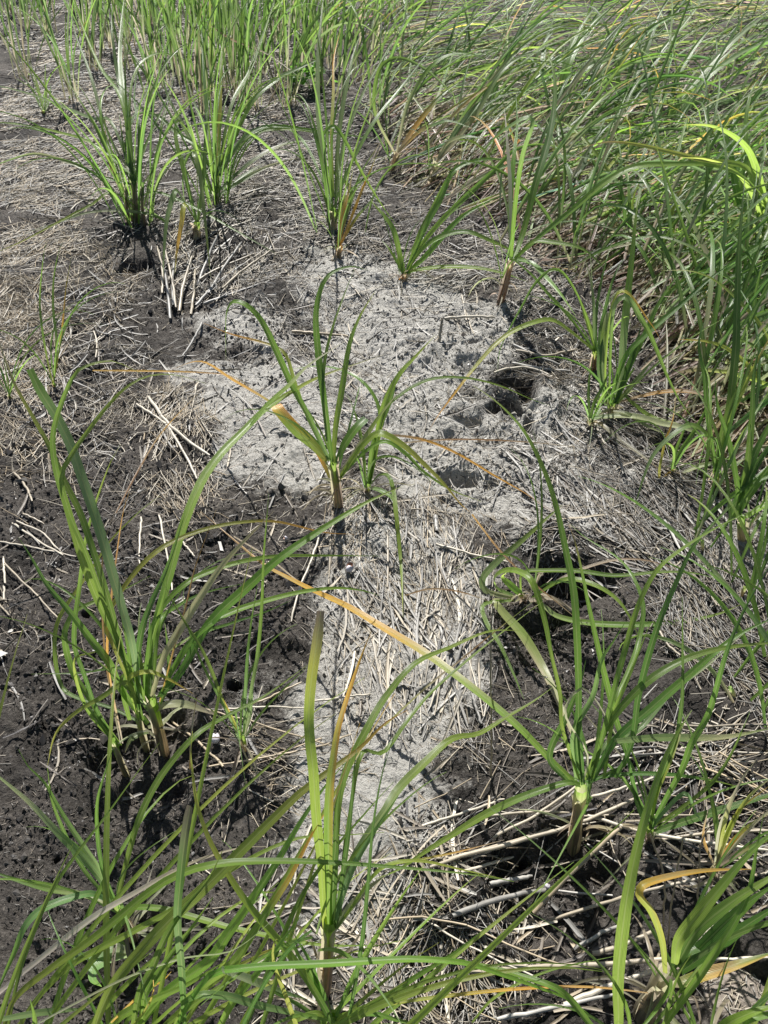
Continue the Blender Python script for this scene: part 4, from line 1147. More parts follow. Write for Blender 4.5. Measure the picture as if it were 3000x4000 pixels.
for lab, base, crown, bl in [
    ('pair of tall dark blades standing straight in the upper mat', (2, 1040, 520), (2, 1048, 470), [
        (2, 32, 'kkkkg', [(1048, 470), (1075, 380), (1100, 300), (1150, 170), (1190, 60), (1250, -30)]),
        (2, 30, 'kkgg', [(1052, 470), (1120, 350), (1200, 220), (1300, 100), (1400, -30)]),
        (2, 26, 'ggb', [(1050, 470), (1010, 330), (1060, 200), (1160, 120), (1280, 60)])]),
    ('clump of stiff slanting blades in the middle of the mat', (2, 740, 470), (2, 752, 420), [
        (2, 32, 'gggg', [(752, 420), (800, 280), (840, 190), (910, 90), (1010, 10)]),
        (2, 28, 'kgb', [(750, 420), (790, 250), (850, 120), (920, 20)]),
        (2, 28, 'bbb', [(755, 420), (880, 290), (1000, 240), (1180, 170)]),
        (2, 24, 'kkg', [(748, 420), (690, 300), (700, 180), (765, -10)]),
        (2, 30, 'gbb', [(755, 425), (860, 350), (960, 310), (1100, 300)])]),
    ('leaning clump whose long blades sweep towards the far corner', (2, 1210, 560), (2, 1225, 510), [
        (2, 34, 'bgbbb', [(1225, 510), (1330, 370), (1480, 205), (1600, 100), (1700, 30)]),
        (2, 32, 'ggbbb', [(1230, 512), (1400, 330), (1540, 230), (1720, 150)]),
        (2, 26, 'kgg', [(1225, 510), (1270, 330), (1360, 180), (1470, 60)]),
        (2, 28, 'bbb', [(1232, 515), (1380, 430), (1540, 370), (1700, 350)])]),
    ('dark broad-bladed shoot leaning back out of the mat edge', (2, 1140, 1010), (2, 1120, 985), [
        (2, 40, 'kkkkg', [(1120, 985), (1060, 900), (1000, 840), (940, 765), (875, 640)]),
        (2, 26, 'bbb', [(1120, 985), (1080, 1000), (990, 960), (940, 960), (890, 1010)], dict(tipz=.08)),
        (2, 26, 'lgg', [(1122, 985), (1180, 1000), (1280, 850), (1380, 760)]),
        (2, 24, 'ggl', [(1120, 985), (1130, 1060), (1260, 1010), (1400, 960)], dict(tipz=.12))]),
    ('thin yellow-tinged shoot in front of the mat with a stiff upright blade', (2, 1330, 1190), (2, 1330, 1120), [
        (2, 30, 'bbbp', [(1330, 1120), (1338, 1000), (1348, 890)], dict(blunt=True)),
        (2, 34, 'bggb', [(1335, 1120), (1450, 1100), (1510, 930), (1560, 700), (1592, 550)]),
        (2, 26, 'gly', [(1328, 1120), (1200, 1080), (1075, 1100), (1066, 960), (1080, 850), (1115, 760)]),
        (2, 26, 'yyo', [(1332, 1120), (1240, 960), (1280, 830), (1330, 760)])]),
    ('tan-sheathed shoot at the front edge of the mat with arching pale blades', (2, 20, 740), (2, 60, 660), [
        (2, 28, 'dobbb', [(60, 660), (150, 570), (210, 540), (280, 522), (400, 560)], dict(tipz=.2)),
        (2, 28, 'dogb', [(60, 660), (140, 540), (240, 420), (330, 350)]),
        (2, 24, 'dgb', [(55, 660), (100, 460), (190, 300), (290, 235), (400, 240), (510, 310)], dict(tipz=.3)),
        (2, 20, 'dggbb', [(50, 670), (-40, 480), (-20, 300), (60, 250), (180, 300), (290, 400), (330, 450)], dict(tipz=.2))]),
    ('second tan-sheathed shoot just behind the front edge of the mat', (2, 190, 800), (2, 225, 700), [
        (2, 28, 'dppbb', [(225, 700), (270, 620), (340, 590), (440, 600)], dict(tipz=.2)),
        (2, 28, 'dbbgb', [(228, 700), (330, 540), (430, 430), (520, 380)]),
        (2, 26, 'dbb', [(228, 700), (380, 520), (500, 320), (600, 240), (700, 225)])]),
]:
    plant(lab, base, crown, bl, 13, code='nddd')

# ================================================================ lodged mat of grass (nobody could count it)
MAT = [(730, -260), (745, 0), (755, 150), (785, 270), (820, 370), (900, 430), (1000, 480), (1130, 550), (1250, 625), (1340, 700), (1420, 810), (1480, 930), (1560, 1040), (1680, 1120), (1950, 1150), (2050, -260)]
MATF = np.array(MAT) * 2.0


def sample_poly(poly, n, extra=None):
    lo = poly.min(0); hi = poly.max(0)
    out = np.zeros((0, 2))
    while len(out) < n:
        q = lo + rng.random((n * 3, 2)) * (hi - lo)
        q = q[poly_mask(q[:, 0], q[:, 1], [tuple(p) for p in poly])]
        out = np.concatenate([out, q])
    return out[:n]


def ground_pts(q):
    u = (q[:, 0] - FW / 2) / FOC; v = (q[:, 1] - FH / 2) / FOC
    dz = -SP - v * CP; dy = CP - v * SP
    t = -H_CAM / dz
    return np.stack([u * t, dy * t], -1)


def mat_blades(n, el0, el1, zlo, zhi, Lr, wr, codes, nseg=9, spread=.22, poly=MATF):
    q = sample_poly(poly, n) + rng.normal(0, 26, (n, 2))
    xy = ground_pts(q)
    t = np.clip((q[:, 1] / 2 + 100) / 700, 0, 1)
    deg = -7 + 33 * t + np.where(q[:, 0] < 2100, 8 * t, 0)
    az = np.array([img_az(a / 2, b / 2, c) for (a, b), c in zip(q, deg)]) + rng.normal(0, spread, n)
    L = rng.uniform(*Lr, n)
    s = np.linspace(0, 1, nseg)
    e0 = rng.normal(*el0, n)[:, None]; e1 = rng.normal(*el1, n)[:, None]
    el = e0 + (e1 - e0) * s[None] ** rng.uniform(.7, 1.6, n)[:, None]
    aa = az[:, None] + rng.normal(0, .3, n)[:, None] * s[None]
    st = np.stack([np.cos(el) * np.cos(aa), np.cos(el) * np.sin(aa), np.sin(el)], -1) * (L / (nseg - 1))[:, None, None]
    P = np.concatenate([np.zeros((n, 1, 3)), np.cumsum(st[:, :-1], 1)], 1)
    P[..., 0] += xy[:, 0:1]; P[..., 1] += xy[:, 1:2]
    z0 = ground_coarse(xy[:, 0], xy[:, 1]) + rng.uniform(zlo, zhi, n)
    P[..., 2] += z0[:, None]
    P[..., 2] = np.maximum(P[..., 2], ground_coarse(P[..., 0], P[..., 1]) + .006)
    T = unit(np.gradient(P, axis=1))
    S = unit(np.cross(T, np.array([0, 0, 1.0])))
    a = (rng.normal(0, .65, n)[:, None] + rng.normal(0, .8, n)[:, None] * s[None])[..., None]
    S = S * np.cos(a) + np.cross(T, S) * np.sin(a)
    W = rng.uniform(*wr, n)[:, None] * np.minimum(1, .6 + s * 1.5)[None] * np.maximum(1 - s ** 2.2, 0.05)[None]
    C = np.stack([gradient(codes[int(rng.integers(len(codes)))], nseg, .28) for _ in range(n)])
    return ribbons(P, S, W, C, .2)


def join(parts):
    V, Q, C, U = [], [], [], []
    o = 0
    for v, q, c, u in parts:
        V.append(v); Q.append(q + o); C.append(c); U.append(u); o += len(v)
    return np.concatenate(V), np.concatenate(Q), np.concatenate(C), np.concatenate(U)


FRONT = np.array([(770, 250), (800, 350), (880, 430), (1000, 490), (1140, 560), (1270, 650), (1380, 790), (1470, 980), (1560, 1080), (1580, 900), (1420, 640), (1250, 480), (1050, 350), (900, 240)]) * 2.0
mat_parts = [
    mat_blades(800, (.16, .12), (.06, .10), .0, .05, (.30, .62), (.005, .009), ['nnnd', 'ndnn', 'nndd', 'nddp', 'dnnn', 'nnbb', 'nddg'], spread=.34, poly=FRONT),
    mat_blades(1900, (.05, .08), (.01, .06), .0, .05, (.30, .60), (.003, .008), ['nnnd', 'ddnn', 'nndd', 'nddp', 'wdnn', 'nnnn'], spread=.4),
    mat_blades(1700, (.16, .13), (-.05, .14), .0, .10, (.45, .85), (.006, .014), ['nnkggg', 'nkgggl', 'nbggbk', 'npbgkg', 'ndkggy', 'nnkkkg', 'nkplbb', 'ngkkly'], spread=.48),
    mat_blades(700, (.62, .25), (-.75, .35), .0, .06, (.55, 1.0), (.007, .015), ['nkggg', 'ndgkbb', 'nllgg', 'nkkgg', 'nglgy', 'nkbllb', 'ndoyd'], spread=.6, nseg=12),
]
o = link('matted_grass', mesh_np('matted_grass', *join(mat_parts)), M_LEAF, kind='stuff')
o['label'] = 'flattened mat of green and tan grass combed sideways'

# ================================================================ straw litter
def straws(patches, k=3, npt=5):
    out = []
    for (cx, cy, rx, ry, n, deg, spr, L0, L1, r0, r1, cols, pile) in patches:
        a = rng.random(n) * 2 * math.pi; rr = np.sqrt(rng.random(n))
        q = np.stack([2 * (cx + rx * rr * np.cos(a)), 2 * (cy + ry * rr * np.sin(a))], -1)
        xy = ground_pts(q)
        keep = fbm(xy[:, 0] * 9 + 3, xy[:, 1] * 9, 61, 3) + rng.normal(0, .07, n) > .44
        keep &= (pale_value(xy[:, 0], xy[:, 1]) < .55) | (rng.random(n) < .42)
        q = q[keep]; xy = xy[keep]; n = len(q)
        L = rng.uniform(L0, L1, n) * rng.uniform(.5, 1.0, n)
        if deg is None:
            az = rng.random(n) * math.pi
        else:
            az = np.array([img_az(x / 2, y / 2, deg) for x, y in q]) + rng.normal(0, math.radians(spr), n) + (fbm(xy[:, 0] * 6, xy[:, 1] * 6 + 9, 63, 2) - .5) * 1.5
            odd = rng.random(n) < .14; az[odd] += rng.normal(0, 1.0, odd.sum())
        t = np.linspace(-.5, .5, npt)
        bend = rng.normal(0, .022, n) * np.where(rng.random(n) < .15, 3, 1)
        kink = rng.normal(0, .006, (n, npt))
        d = np.stack([np.cos(az), np.sin(az)], -1); nn = np.stack([-d[:, 1], d[:, 0]], -1)
        XY = xy[:, None] + d[:, None] * (L[:, None] * t)[..., None] + nn[:, None] * (L[:, None] * (bend[:, None] * (4 * t * t) + kink))[..., None]
        r = .66 * rng.uniform(r0, r1, n) * np.where(rng.random(n) < .12, 1.5, 1.0)
        Z = ground_z(XY[..., 0], XY[..., 1])
        Zlin = Z.mean(1, keepdims=True) + ((Z[:, -1] - Z[:, 0]) * .7)[:, None] * t[None]
        Zs = Zlin * .82 + Z * .18 + (np.abs(rng.normal(0, pile * .6, n)))[:, None] - .0006
        Zs += (rng.normal(0, .045, n)[:, None] * t[None]) * L[:, None]
        P = np.concatenate([XY, Zs[..., None]], -1)
        R = r[:, None] * (1 - .35 * (t + .5))[None]
        code = [cols[int(rng.integers(len(cols)))] for _ in range(n)]
        C = np.stack([np.repeat(PALS[c][None], npt, 0) for c in code]) * (1 + rng.normal(-.08, .24, (n, 1, 1)))
        out.append(tubes(P, R, np.clip(C, .01, .8), k))
    return join(out)


PALS = {'w': np.array((.45, .405, .325)), 'd': np.array((.32, .275, .205)), 'n': np.array((.165, .14, .11)), 'a': np.array((.22, .21, .19)), 'g': np.array((.32, .305, .275)), 't': np.array((.36, .29, .195)), 'k': np.array((.10, .085, .07))}
PATCHES = [
    # cx, cy, rx, ry, n, angle, spread, length, radius, colours, pile
    (880, 1240, 130, 190, 439, 98, 12, .08, .26, .0010, .0022, 'wddgta', .006),
    (800, 1380, 110, 230, 243, 96, 10, .10, .28, .0009, .0020, 'wgdga', .004),
    (1000, 1230, 110, 130, 203, 108, 14, .06, .20, .0009, .0020, 'dwtna', .006),
    (930, 1520, 140, 160, 184, 100, 18, .06, .20, .0009, .0020, 'dwga', .005),
    (760, 1130, 60, 80, 245, 70, 20, .06, .16, .0009, .0018, 'wdtg', .008),
    (470, 560, 110, 90, 537, 70, 26, .05, .18, .0012, .0030, 'wwdga', .010),
    (640, 560, 150, 90, 665, 30, 40, .04, .16, .0010, .0022, 'dwnga', .006),
    (620, 660, 160, 80, 576, 150, 30, .05, .18, .0010, .0020, 'dwga', .005),
    (760, 720, 140, 120, 537, 140, 35, .05, .18, .0009, .0020, 'dwga', .004),
    (860, 480, 160, 90, 641, None, 0, .04, .18, .0010, .0022, 'dngaw', .008),
    (780, 900, 90, 110, 283, 125, 14, .06, .20, .0009, .0019, 'wdg', .004),
    (390, 950, 80, 100, 828, 125, 18, .06, .20, .0009, .0020, 'wwdt', .006),
    (300, 900, 120, 90, 718, 150, 40, .04, .14, .0008, .0017, 'wdn', .004),
    (60, 470, 120, 120, 2158, 60, 45, .05, .20, .0010, .0022, 'wdtg', .008),
    (130, 620, 170, 110, 1570, 145, 40, .05, .20, .0009, .0018, 'wdt', .006),
    (40, 750, 110, 120, 1225, 100, 40, .06, .20, .0009, .0019, 'wdt', .006),
    (60, 1000, 110, 120, 634, 140, 35, .05, .18, .0010, .0020, 'wdt', .006),
    (120, 330, 190, 120, 5122, None, 0, .04, .20, .0011, .0024, 'wdgta', .010),
    (420, 380, 220, 130, 3699, None, 0, .04, .20, .0011, .0024, 'wdgan', .010),
    (330, 200, 330, 120, 6996, None, 0, .04, .20, .0013, .0028, 'wdgta', .012),
    (650, 250, 150, 130, 1726, None, 0, .04, .20, .0012, .0026, 'wdgan', .012),
    (330, 60, 380, 90, 5122, None, 0, .05, .24, .0016, .0032, 'wdgta', .014),
    (700, 400, 130, 100, 1480, 30, 50, .05, .20, .0010, .0024, 'wdgan', .010),
    (1180, 560, 160, 120, 899, 20, 40, .05, .22, .0010, .0022, 'dngaw', .010),
    (980, 620, 120, 70, 486, 25, 40, .05, .18, .0009, .0020, 'dgaw', .006),
    (1230, 720, 130, 120, 768, 150, 40, .05, .20, .0010, .0022, 'dgawn', .008),
    (1150, 800, 90, 50, 245, 172, 14, .08, .20, .0010, .0024, 'dgan', .012),
    (1230, 880, 110, 120, 398, 115, 30, .05, .18, .0009, .0019, 'gdaw', .004),
    (1010, 960, 150, 130, 494, 140, 45, .04, .16, .0008, .0018, 'gdaw', .004),
    (1370, 1040, 150, 130, 855, 135, 18, .07, .22, .0010, .0021, 'dgaan', .012),
    (1460, 900, 140, 120, 569, 150, 40, .05, .20, .0010, .0021, 'dgawn', .010),
    (1290, 1160, 170, 80, 403, 30, 50, .04, .18, .0009, .0021, 'dgan', .006),
    (1540, 1330, 130, 150, 758, 138, 20, .07, .22, .0011, .0024, 'dgaan', .010),
    (1600, 1120, 90, 130, 352, 140, 30, .05, .20, .0010, .0022, 'dgaw', .006),
    (1500, 1560, 160, 110, 352, 35, 40, .05, .22, .0011, .0026, 'dgwan', .008),
    (1180, 1400, 150, 130, 133, None, 0, .03, .12, .0008, .0017, 'dnk', .003),
    (1050, 1720, 200, 120, 35, 30, 30, .06, .24, .0011, .0024, 'dwgnt', .010),
    (1250, 1860, 330, 100, 23, 20, 20, .08, .30, .0013, .0028, 'dwgn', .012),
    (900, 1960, 170, 130, 194, 125, 25, .05, .20, .0010, .0020, 'wdgta', .006),
    (960, 2100, 190, 110, 233, 115, 40, .05, .20, .0010, .0021, 'wdgta', .008),
    (1290, 2060, 300, 140, 26, 25, 40, .06, .24, .0012, .0024, 'dwgnt', .010),
    (760, 2120, 160, 100, 112, 60, 50, .05, .18, .0010, .0021, 'wdgtn', .008),
    (620, 1640, 150, 90, 97, 170, 30, .05, .20, .0008, .0017, 'wdt', .006),
    (560, 1820, 140, 160, 74, 120, 50, .04, .16, .0008, .0017, 'wdt', .005),
    (1590, 1700, 110, 130, 65, 25, 35, .06, .24, .0012, .0030, 'tdwt', .014),
    (1560, 2100, 120, 110, 16, None, 0, .04, .16, .0010, .0020, 'dgn', .006),
    (760, 1240, 40, 150, 76, 80, 14, .06, .20, .0009, .0018, 'wdg', .005),
    (560, 1180, 130, 90, 102, None, 0, .03, .12, .0008, .0016, 'wd', .004),
    (400, 1060, 80, 70, 223, 130, 25, .05, .16, .0009, .0018, 'wdt', .005),
    (170, 820, 260, 300, 1100, 140, 60, .04, .18, .0008, .0016, 'dgnaw', .005),
    (200, 1200, 280, 260, 330, 140, 60, .04, .16, .0007, .0014, 'dgnak', .004),
    # litter goes on beyond both sides of the view
    (1930, 1250, 260, 420, 1500, 140, 60, .05, .22, .0010, .0022, 'dgawn', .008),
    (1930, 1900, 260, 420, 900, 30, 60, .05, .22, .0010, .0022, 'dgawn', .008),
    (-260, 600, 260, 380, 1300, None, 0, .05, .20, .0010, .0022, 'dgawn', .008),
    (-260, 1400, 260, 500, 700, None, 0, .04, .18, .0009, .0018, 'dgawn', .005),
    (830, 560, 830, 90, 1026, None, 0, .03, .14, .0008, .0018, 'dngaw', .006),
    (830, 700, 830, 120, 1154, None, 0, .03, .12, .0007, .0016, 'dngaw', .005),
]
o = link('straw_litter', mesh_np('straw_litter', *straws(PATCHES)), M_STRAW, kind='stuff')
o['label'] = 'loose grey and tan straw litter strewn over the mud'


def flat_litter(spec, npt=6):
    out = []
    for (cx, cy, rx, ry, n, deg, spr, L0, L1, w0, w1, cols) in spec:
        a = rng.random(n) * 2 * math.pi; rr = np.sqrt(rng.random(n))
        q = np.stack([2 * (cx + rx * rr * np.cos(a)), 2 * (cy + ry * rr * np.sin(a))], -1)
        xy = ground_pts(q)
        az = rng.random(n) * math.pi if deg is None else np.array([img_az(x / 2, y / 2, deg) for x, y in q]) + rng.normal(0, math.radians(spr), n)
        L = rng.uniform(L0, L1, n)
        t = np.linspace(-.5, .5, npt)
        aa = az[:, None] + rng.normal(0, .16, n)[:, None] * t[None] * 2
        st = np.stack([np.cos(aa), np.sin(aa)], -1) * (L / (npt - 1))[:, None, None]
        XY = xy[:, None] + np.cumsum(st, 1) - st.sum(1, keepdims=True) / 2
        Z = ground_z(XY[..., 0], XY[..., 1])
        Z = Z * .3 + (Z.mean(1, keepdims=True) + ((Z[:, -1] - Z[:, 0]) * .7)[:, None] * t[None]) * .7 + np.abs(rng.normal(0, .004, n))[:, None] + .0015
        P = np.concatenate([XY, Z[..., None]], -1)
        T = unit(np.gradient(P, axis=1)); S = unit(np.cross(T, np.array([0, 0, 1.0])))
        ang = (rng.normal(0, .5, n)[:, None] + rng.normal(0, 1.0, n)[:, None] * t[None])[..., None]
        S = S * np.cos(ang) + np.cross(T, S) * np.sin(ang)
        W = rng.uniform(w0, w1, n)[:, None] * (1 - .5 * np.abs(t * 1.6))[None]
        C = np.stack([np.repeat(PALS[cols[int(rng.integers(len(cols)))]][None], npt, 0) for _ in range(n)]) * (1 + rng.normal(-.25, .25, (n, 1, 1)))
        out.append(ribbons(P, S, W, np.clip(C, .02, .6), .25))
    return join(out)


o = link('crushed_blades', mesh_np('crushed_blades', *flat_litter([
    (830, 300, 900, 300, 1100, None, 0, .04, .18, .003, .007, 'dagnnk'), (830, 800, 860, 300, 900, None, 0, .03, .14, .002, .006, 'dgagn'),
    (880, 1350, 190, 260, 260, 98, 20, .05, .18, .002, .006, 'dgwag'), (1400, 1050, 280, 230, 420, 138, 25, .05, .2, .003, .006, 'danng'),
    (1250, 1850, 420, 360, 90, 25, 40, .04, .2, .003, .008, 'dnakt'), (300, 1350, 330, 400, 160, None, 0, .02, .10, .002, .006, 'dnak'),
    (850, 2000, 300, 200, 180, None, 0, .03, .14, .002, .006, 'dwgn'), (120, 620, 200, 300, 260, None, 0, .03, .16, .002, .006, 'dgwan')])), M_STRAW, kind='stuff')
o['label'] = 'crushed grey dead blades pressed into the mud'

# crumbs of dry stem and root, a centimetre or two long
CRUMB = [
    (1930, 1500, 270, 700, 3500, None, 0, .005, .024, .0006, .0013, 'dnakn', .0025),
    (-260, 1300, 270, 800, 3500, None, 0, .005, .024, .0006, .0013, 'dnakn', .0025),
    (830, 300, 900, 300, 6000, None, 0, .010, .05, .0008, .0018, 'wdgna', .004),
    (830, 800, 860, 300, 9000, None, 0, .006, .03, .0006, .0014, 'dganw', .003),
    (830, 1300, 860, 350, 9000, None, 0, .004, .018, .0006, .0013, 'nnaknd', .0025),
    (830, 1850, 860, 380, 9000, None, 0, .004, .015, .0006, .0012, 'nnakkn', .0025),
    (560, 900, 130, 140, 1500, None, 0, .004, .012, .0006, .0012, 'gggaw', .002),
    (1050, 900, 220, 230, 5000, None, 0, .005, .022, .0006, .0014, 'gggaw', .003),
    (880, 1400, 150, 330, 3500, None, 0, .005, .022, .0005, .0012, 'gggdw', .003),
]
o = link('straw_crumbs', mesh_np('straw_crumbs', *straws(CRUMB, 3, 3)), M_STRAW, kind='stuff')
o['label'] = 'fine crumbs of broken straw and root scattered on the soil'


# lumps of crumbled mud
def crumbs(spec):
    V, Q, C = [], [], []
    o = 0
    octa = np.array([(1, 0, 0), (0, 1, 0), (-1, 0, 0), (0, -1, 0), (0, 0, 1), (0, 0, -1)], float)
    tri = np.array([(0, 1, 4), (1, 2, 4), (2, 3, 4), (3, 0, 4), (1, 0, 5), (2, 1, 5), (3, 2, 5), (0, 3, 5)])
    for (cx, cy, rx, ry, n, r0, r1, col) in spec:
        a = rng.random(n) * 2 * math.pi; rr = np.sqrt(rng.random(n))
        xy = ground_pts(np.stack([2 * (cx + rx * rr * np.cos(a)), 2 * (cy + ry * rr * np.sin(a))], -1))
        keep = fbm(xy[:, 0] * 12 + 3, xy[:, 1] * 12, 65, 3) + rng.normal(0, .1, n) > .45
        xy = xy[keep]; n = len(xy)
        r = r0 + (r1 - r0) * rng.random(n) ** 3
        v = octa[None] * rng.uniform(.5, 1.3, (n, 6, 1)) * r[:, None, None] * rng.uniform(.6, 1.4, (n, 1, 3)) + rng.normal(0, .25, (n, 6, 3)) * r[:, None, None]
        v[..., 0:2] += xy[:, None]
        v[..., 2] += (ground_z(xy[:, 0], xy[:, 1]) + r * .35)[:, None]
        V.append(v.reshape(-1, 3)); Q.append((tri[None] + (np.arange(n) * 6)[:, None, None]).reshape(-1, 3) + o); o += n * 6
        C.append(np.repeat(np.array(col)[None] * (1 + rng.normal(0, .3, (n, 1))), 6, 0))
    return np.concatenate(V), np.concatenate(Q), np.clip(np.concatenate(C), .005, .6)


Vc, Qc, Cc = crumbs([
    (830, 1000, 860, 500, 9000, .0012, .005, (.066, .058, .050)), (300, 1300, 330, 420, 9000, .0010, .0045, (.056, .050, .044)),
    (300, 1850, 340, 400, 6000, .0010, .0045, (.048, .043, .038)), (1250, 1850, 400, 380, 7000, .0010, .0045, (.048, .043, .038)),
    (200, 1250, 260, 400, 420, .004, .011, (.056, .050, .044)), (560, 1200, 180, 150, 150, .004, .010, (.056, .050, .044)), (560, 750, 130, 90, 1500, .0015, .0060, (.10, .09, .075)), (1050, 850, 240, 250, 5000, .0012, .0055, (.25, .235, .20)), (1200, 1380, 180, 140, 2500, .001, .005, (.050, .044, .038)),
    (830, 450, 830, 300, 5000, .0015, .006, (.07, .06, .05))])
o = link('soil_crumbs', mesh_np('soil_crumbs', Vc, Qc, Cc, np.zeros((len(Vc), 2)), smooth=False), M_STRAW, kind='stuff')
o['label'] = 'crumbled dark soil lumps over the mud'

# ================================================================ dead stalks one can pick out
def stalk_obj(name, label, group, P, r, code, n=14):
    P = np.asarray(P)
    o0 = P.mean(0)
    Pc = catmull(P, n) + rng.normal(0, .0006, (n, 3))
    q = np.linspace(0, 1, n)
    R = r * (1 - .22 * q) * (1 + .10 * (np.sin(q * rng.uniform(9, 16) + rng.random() * 6) > .93))
    R[0] *= .8; R[-1] *= .7
    C = np.repeat(PALS[code][None], n, 0) * (1 + rng.normal(0, .10, (n, 1)))
    me = mesh_np(name, *tubes((Pc - o0)[None], R[None], C[None], 8))
    # close both ends
    o = link(name, me, M_STRAW)
    o.location = o0
    o['label'] = label; o['category'] = 'dead stalk'; o['group'] = group
    return o


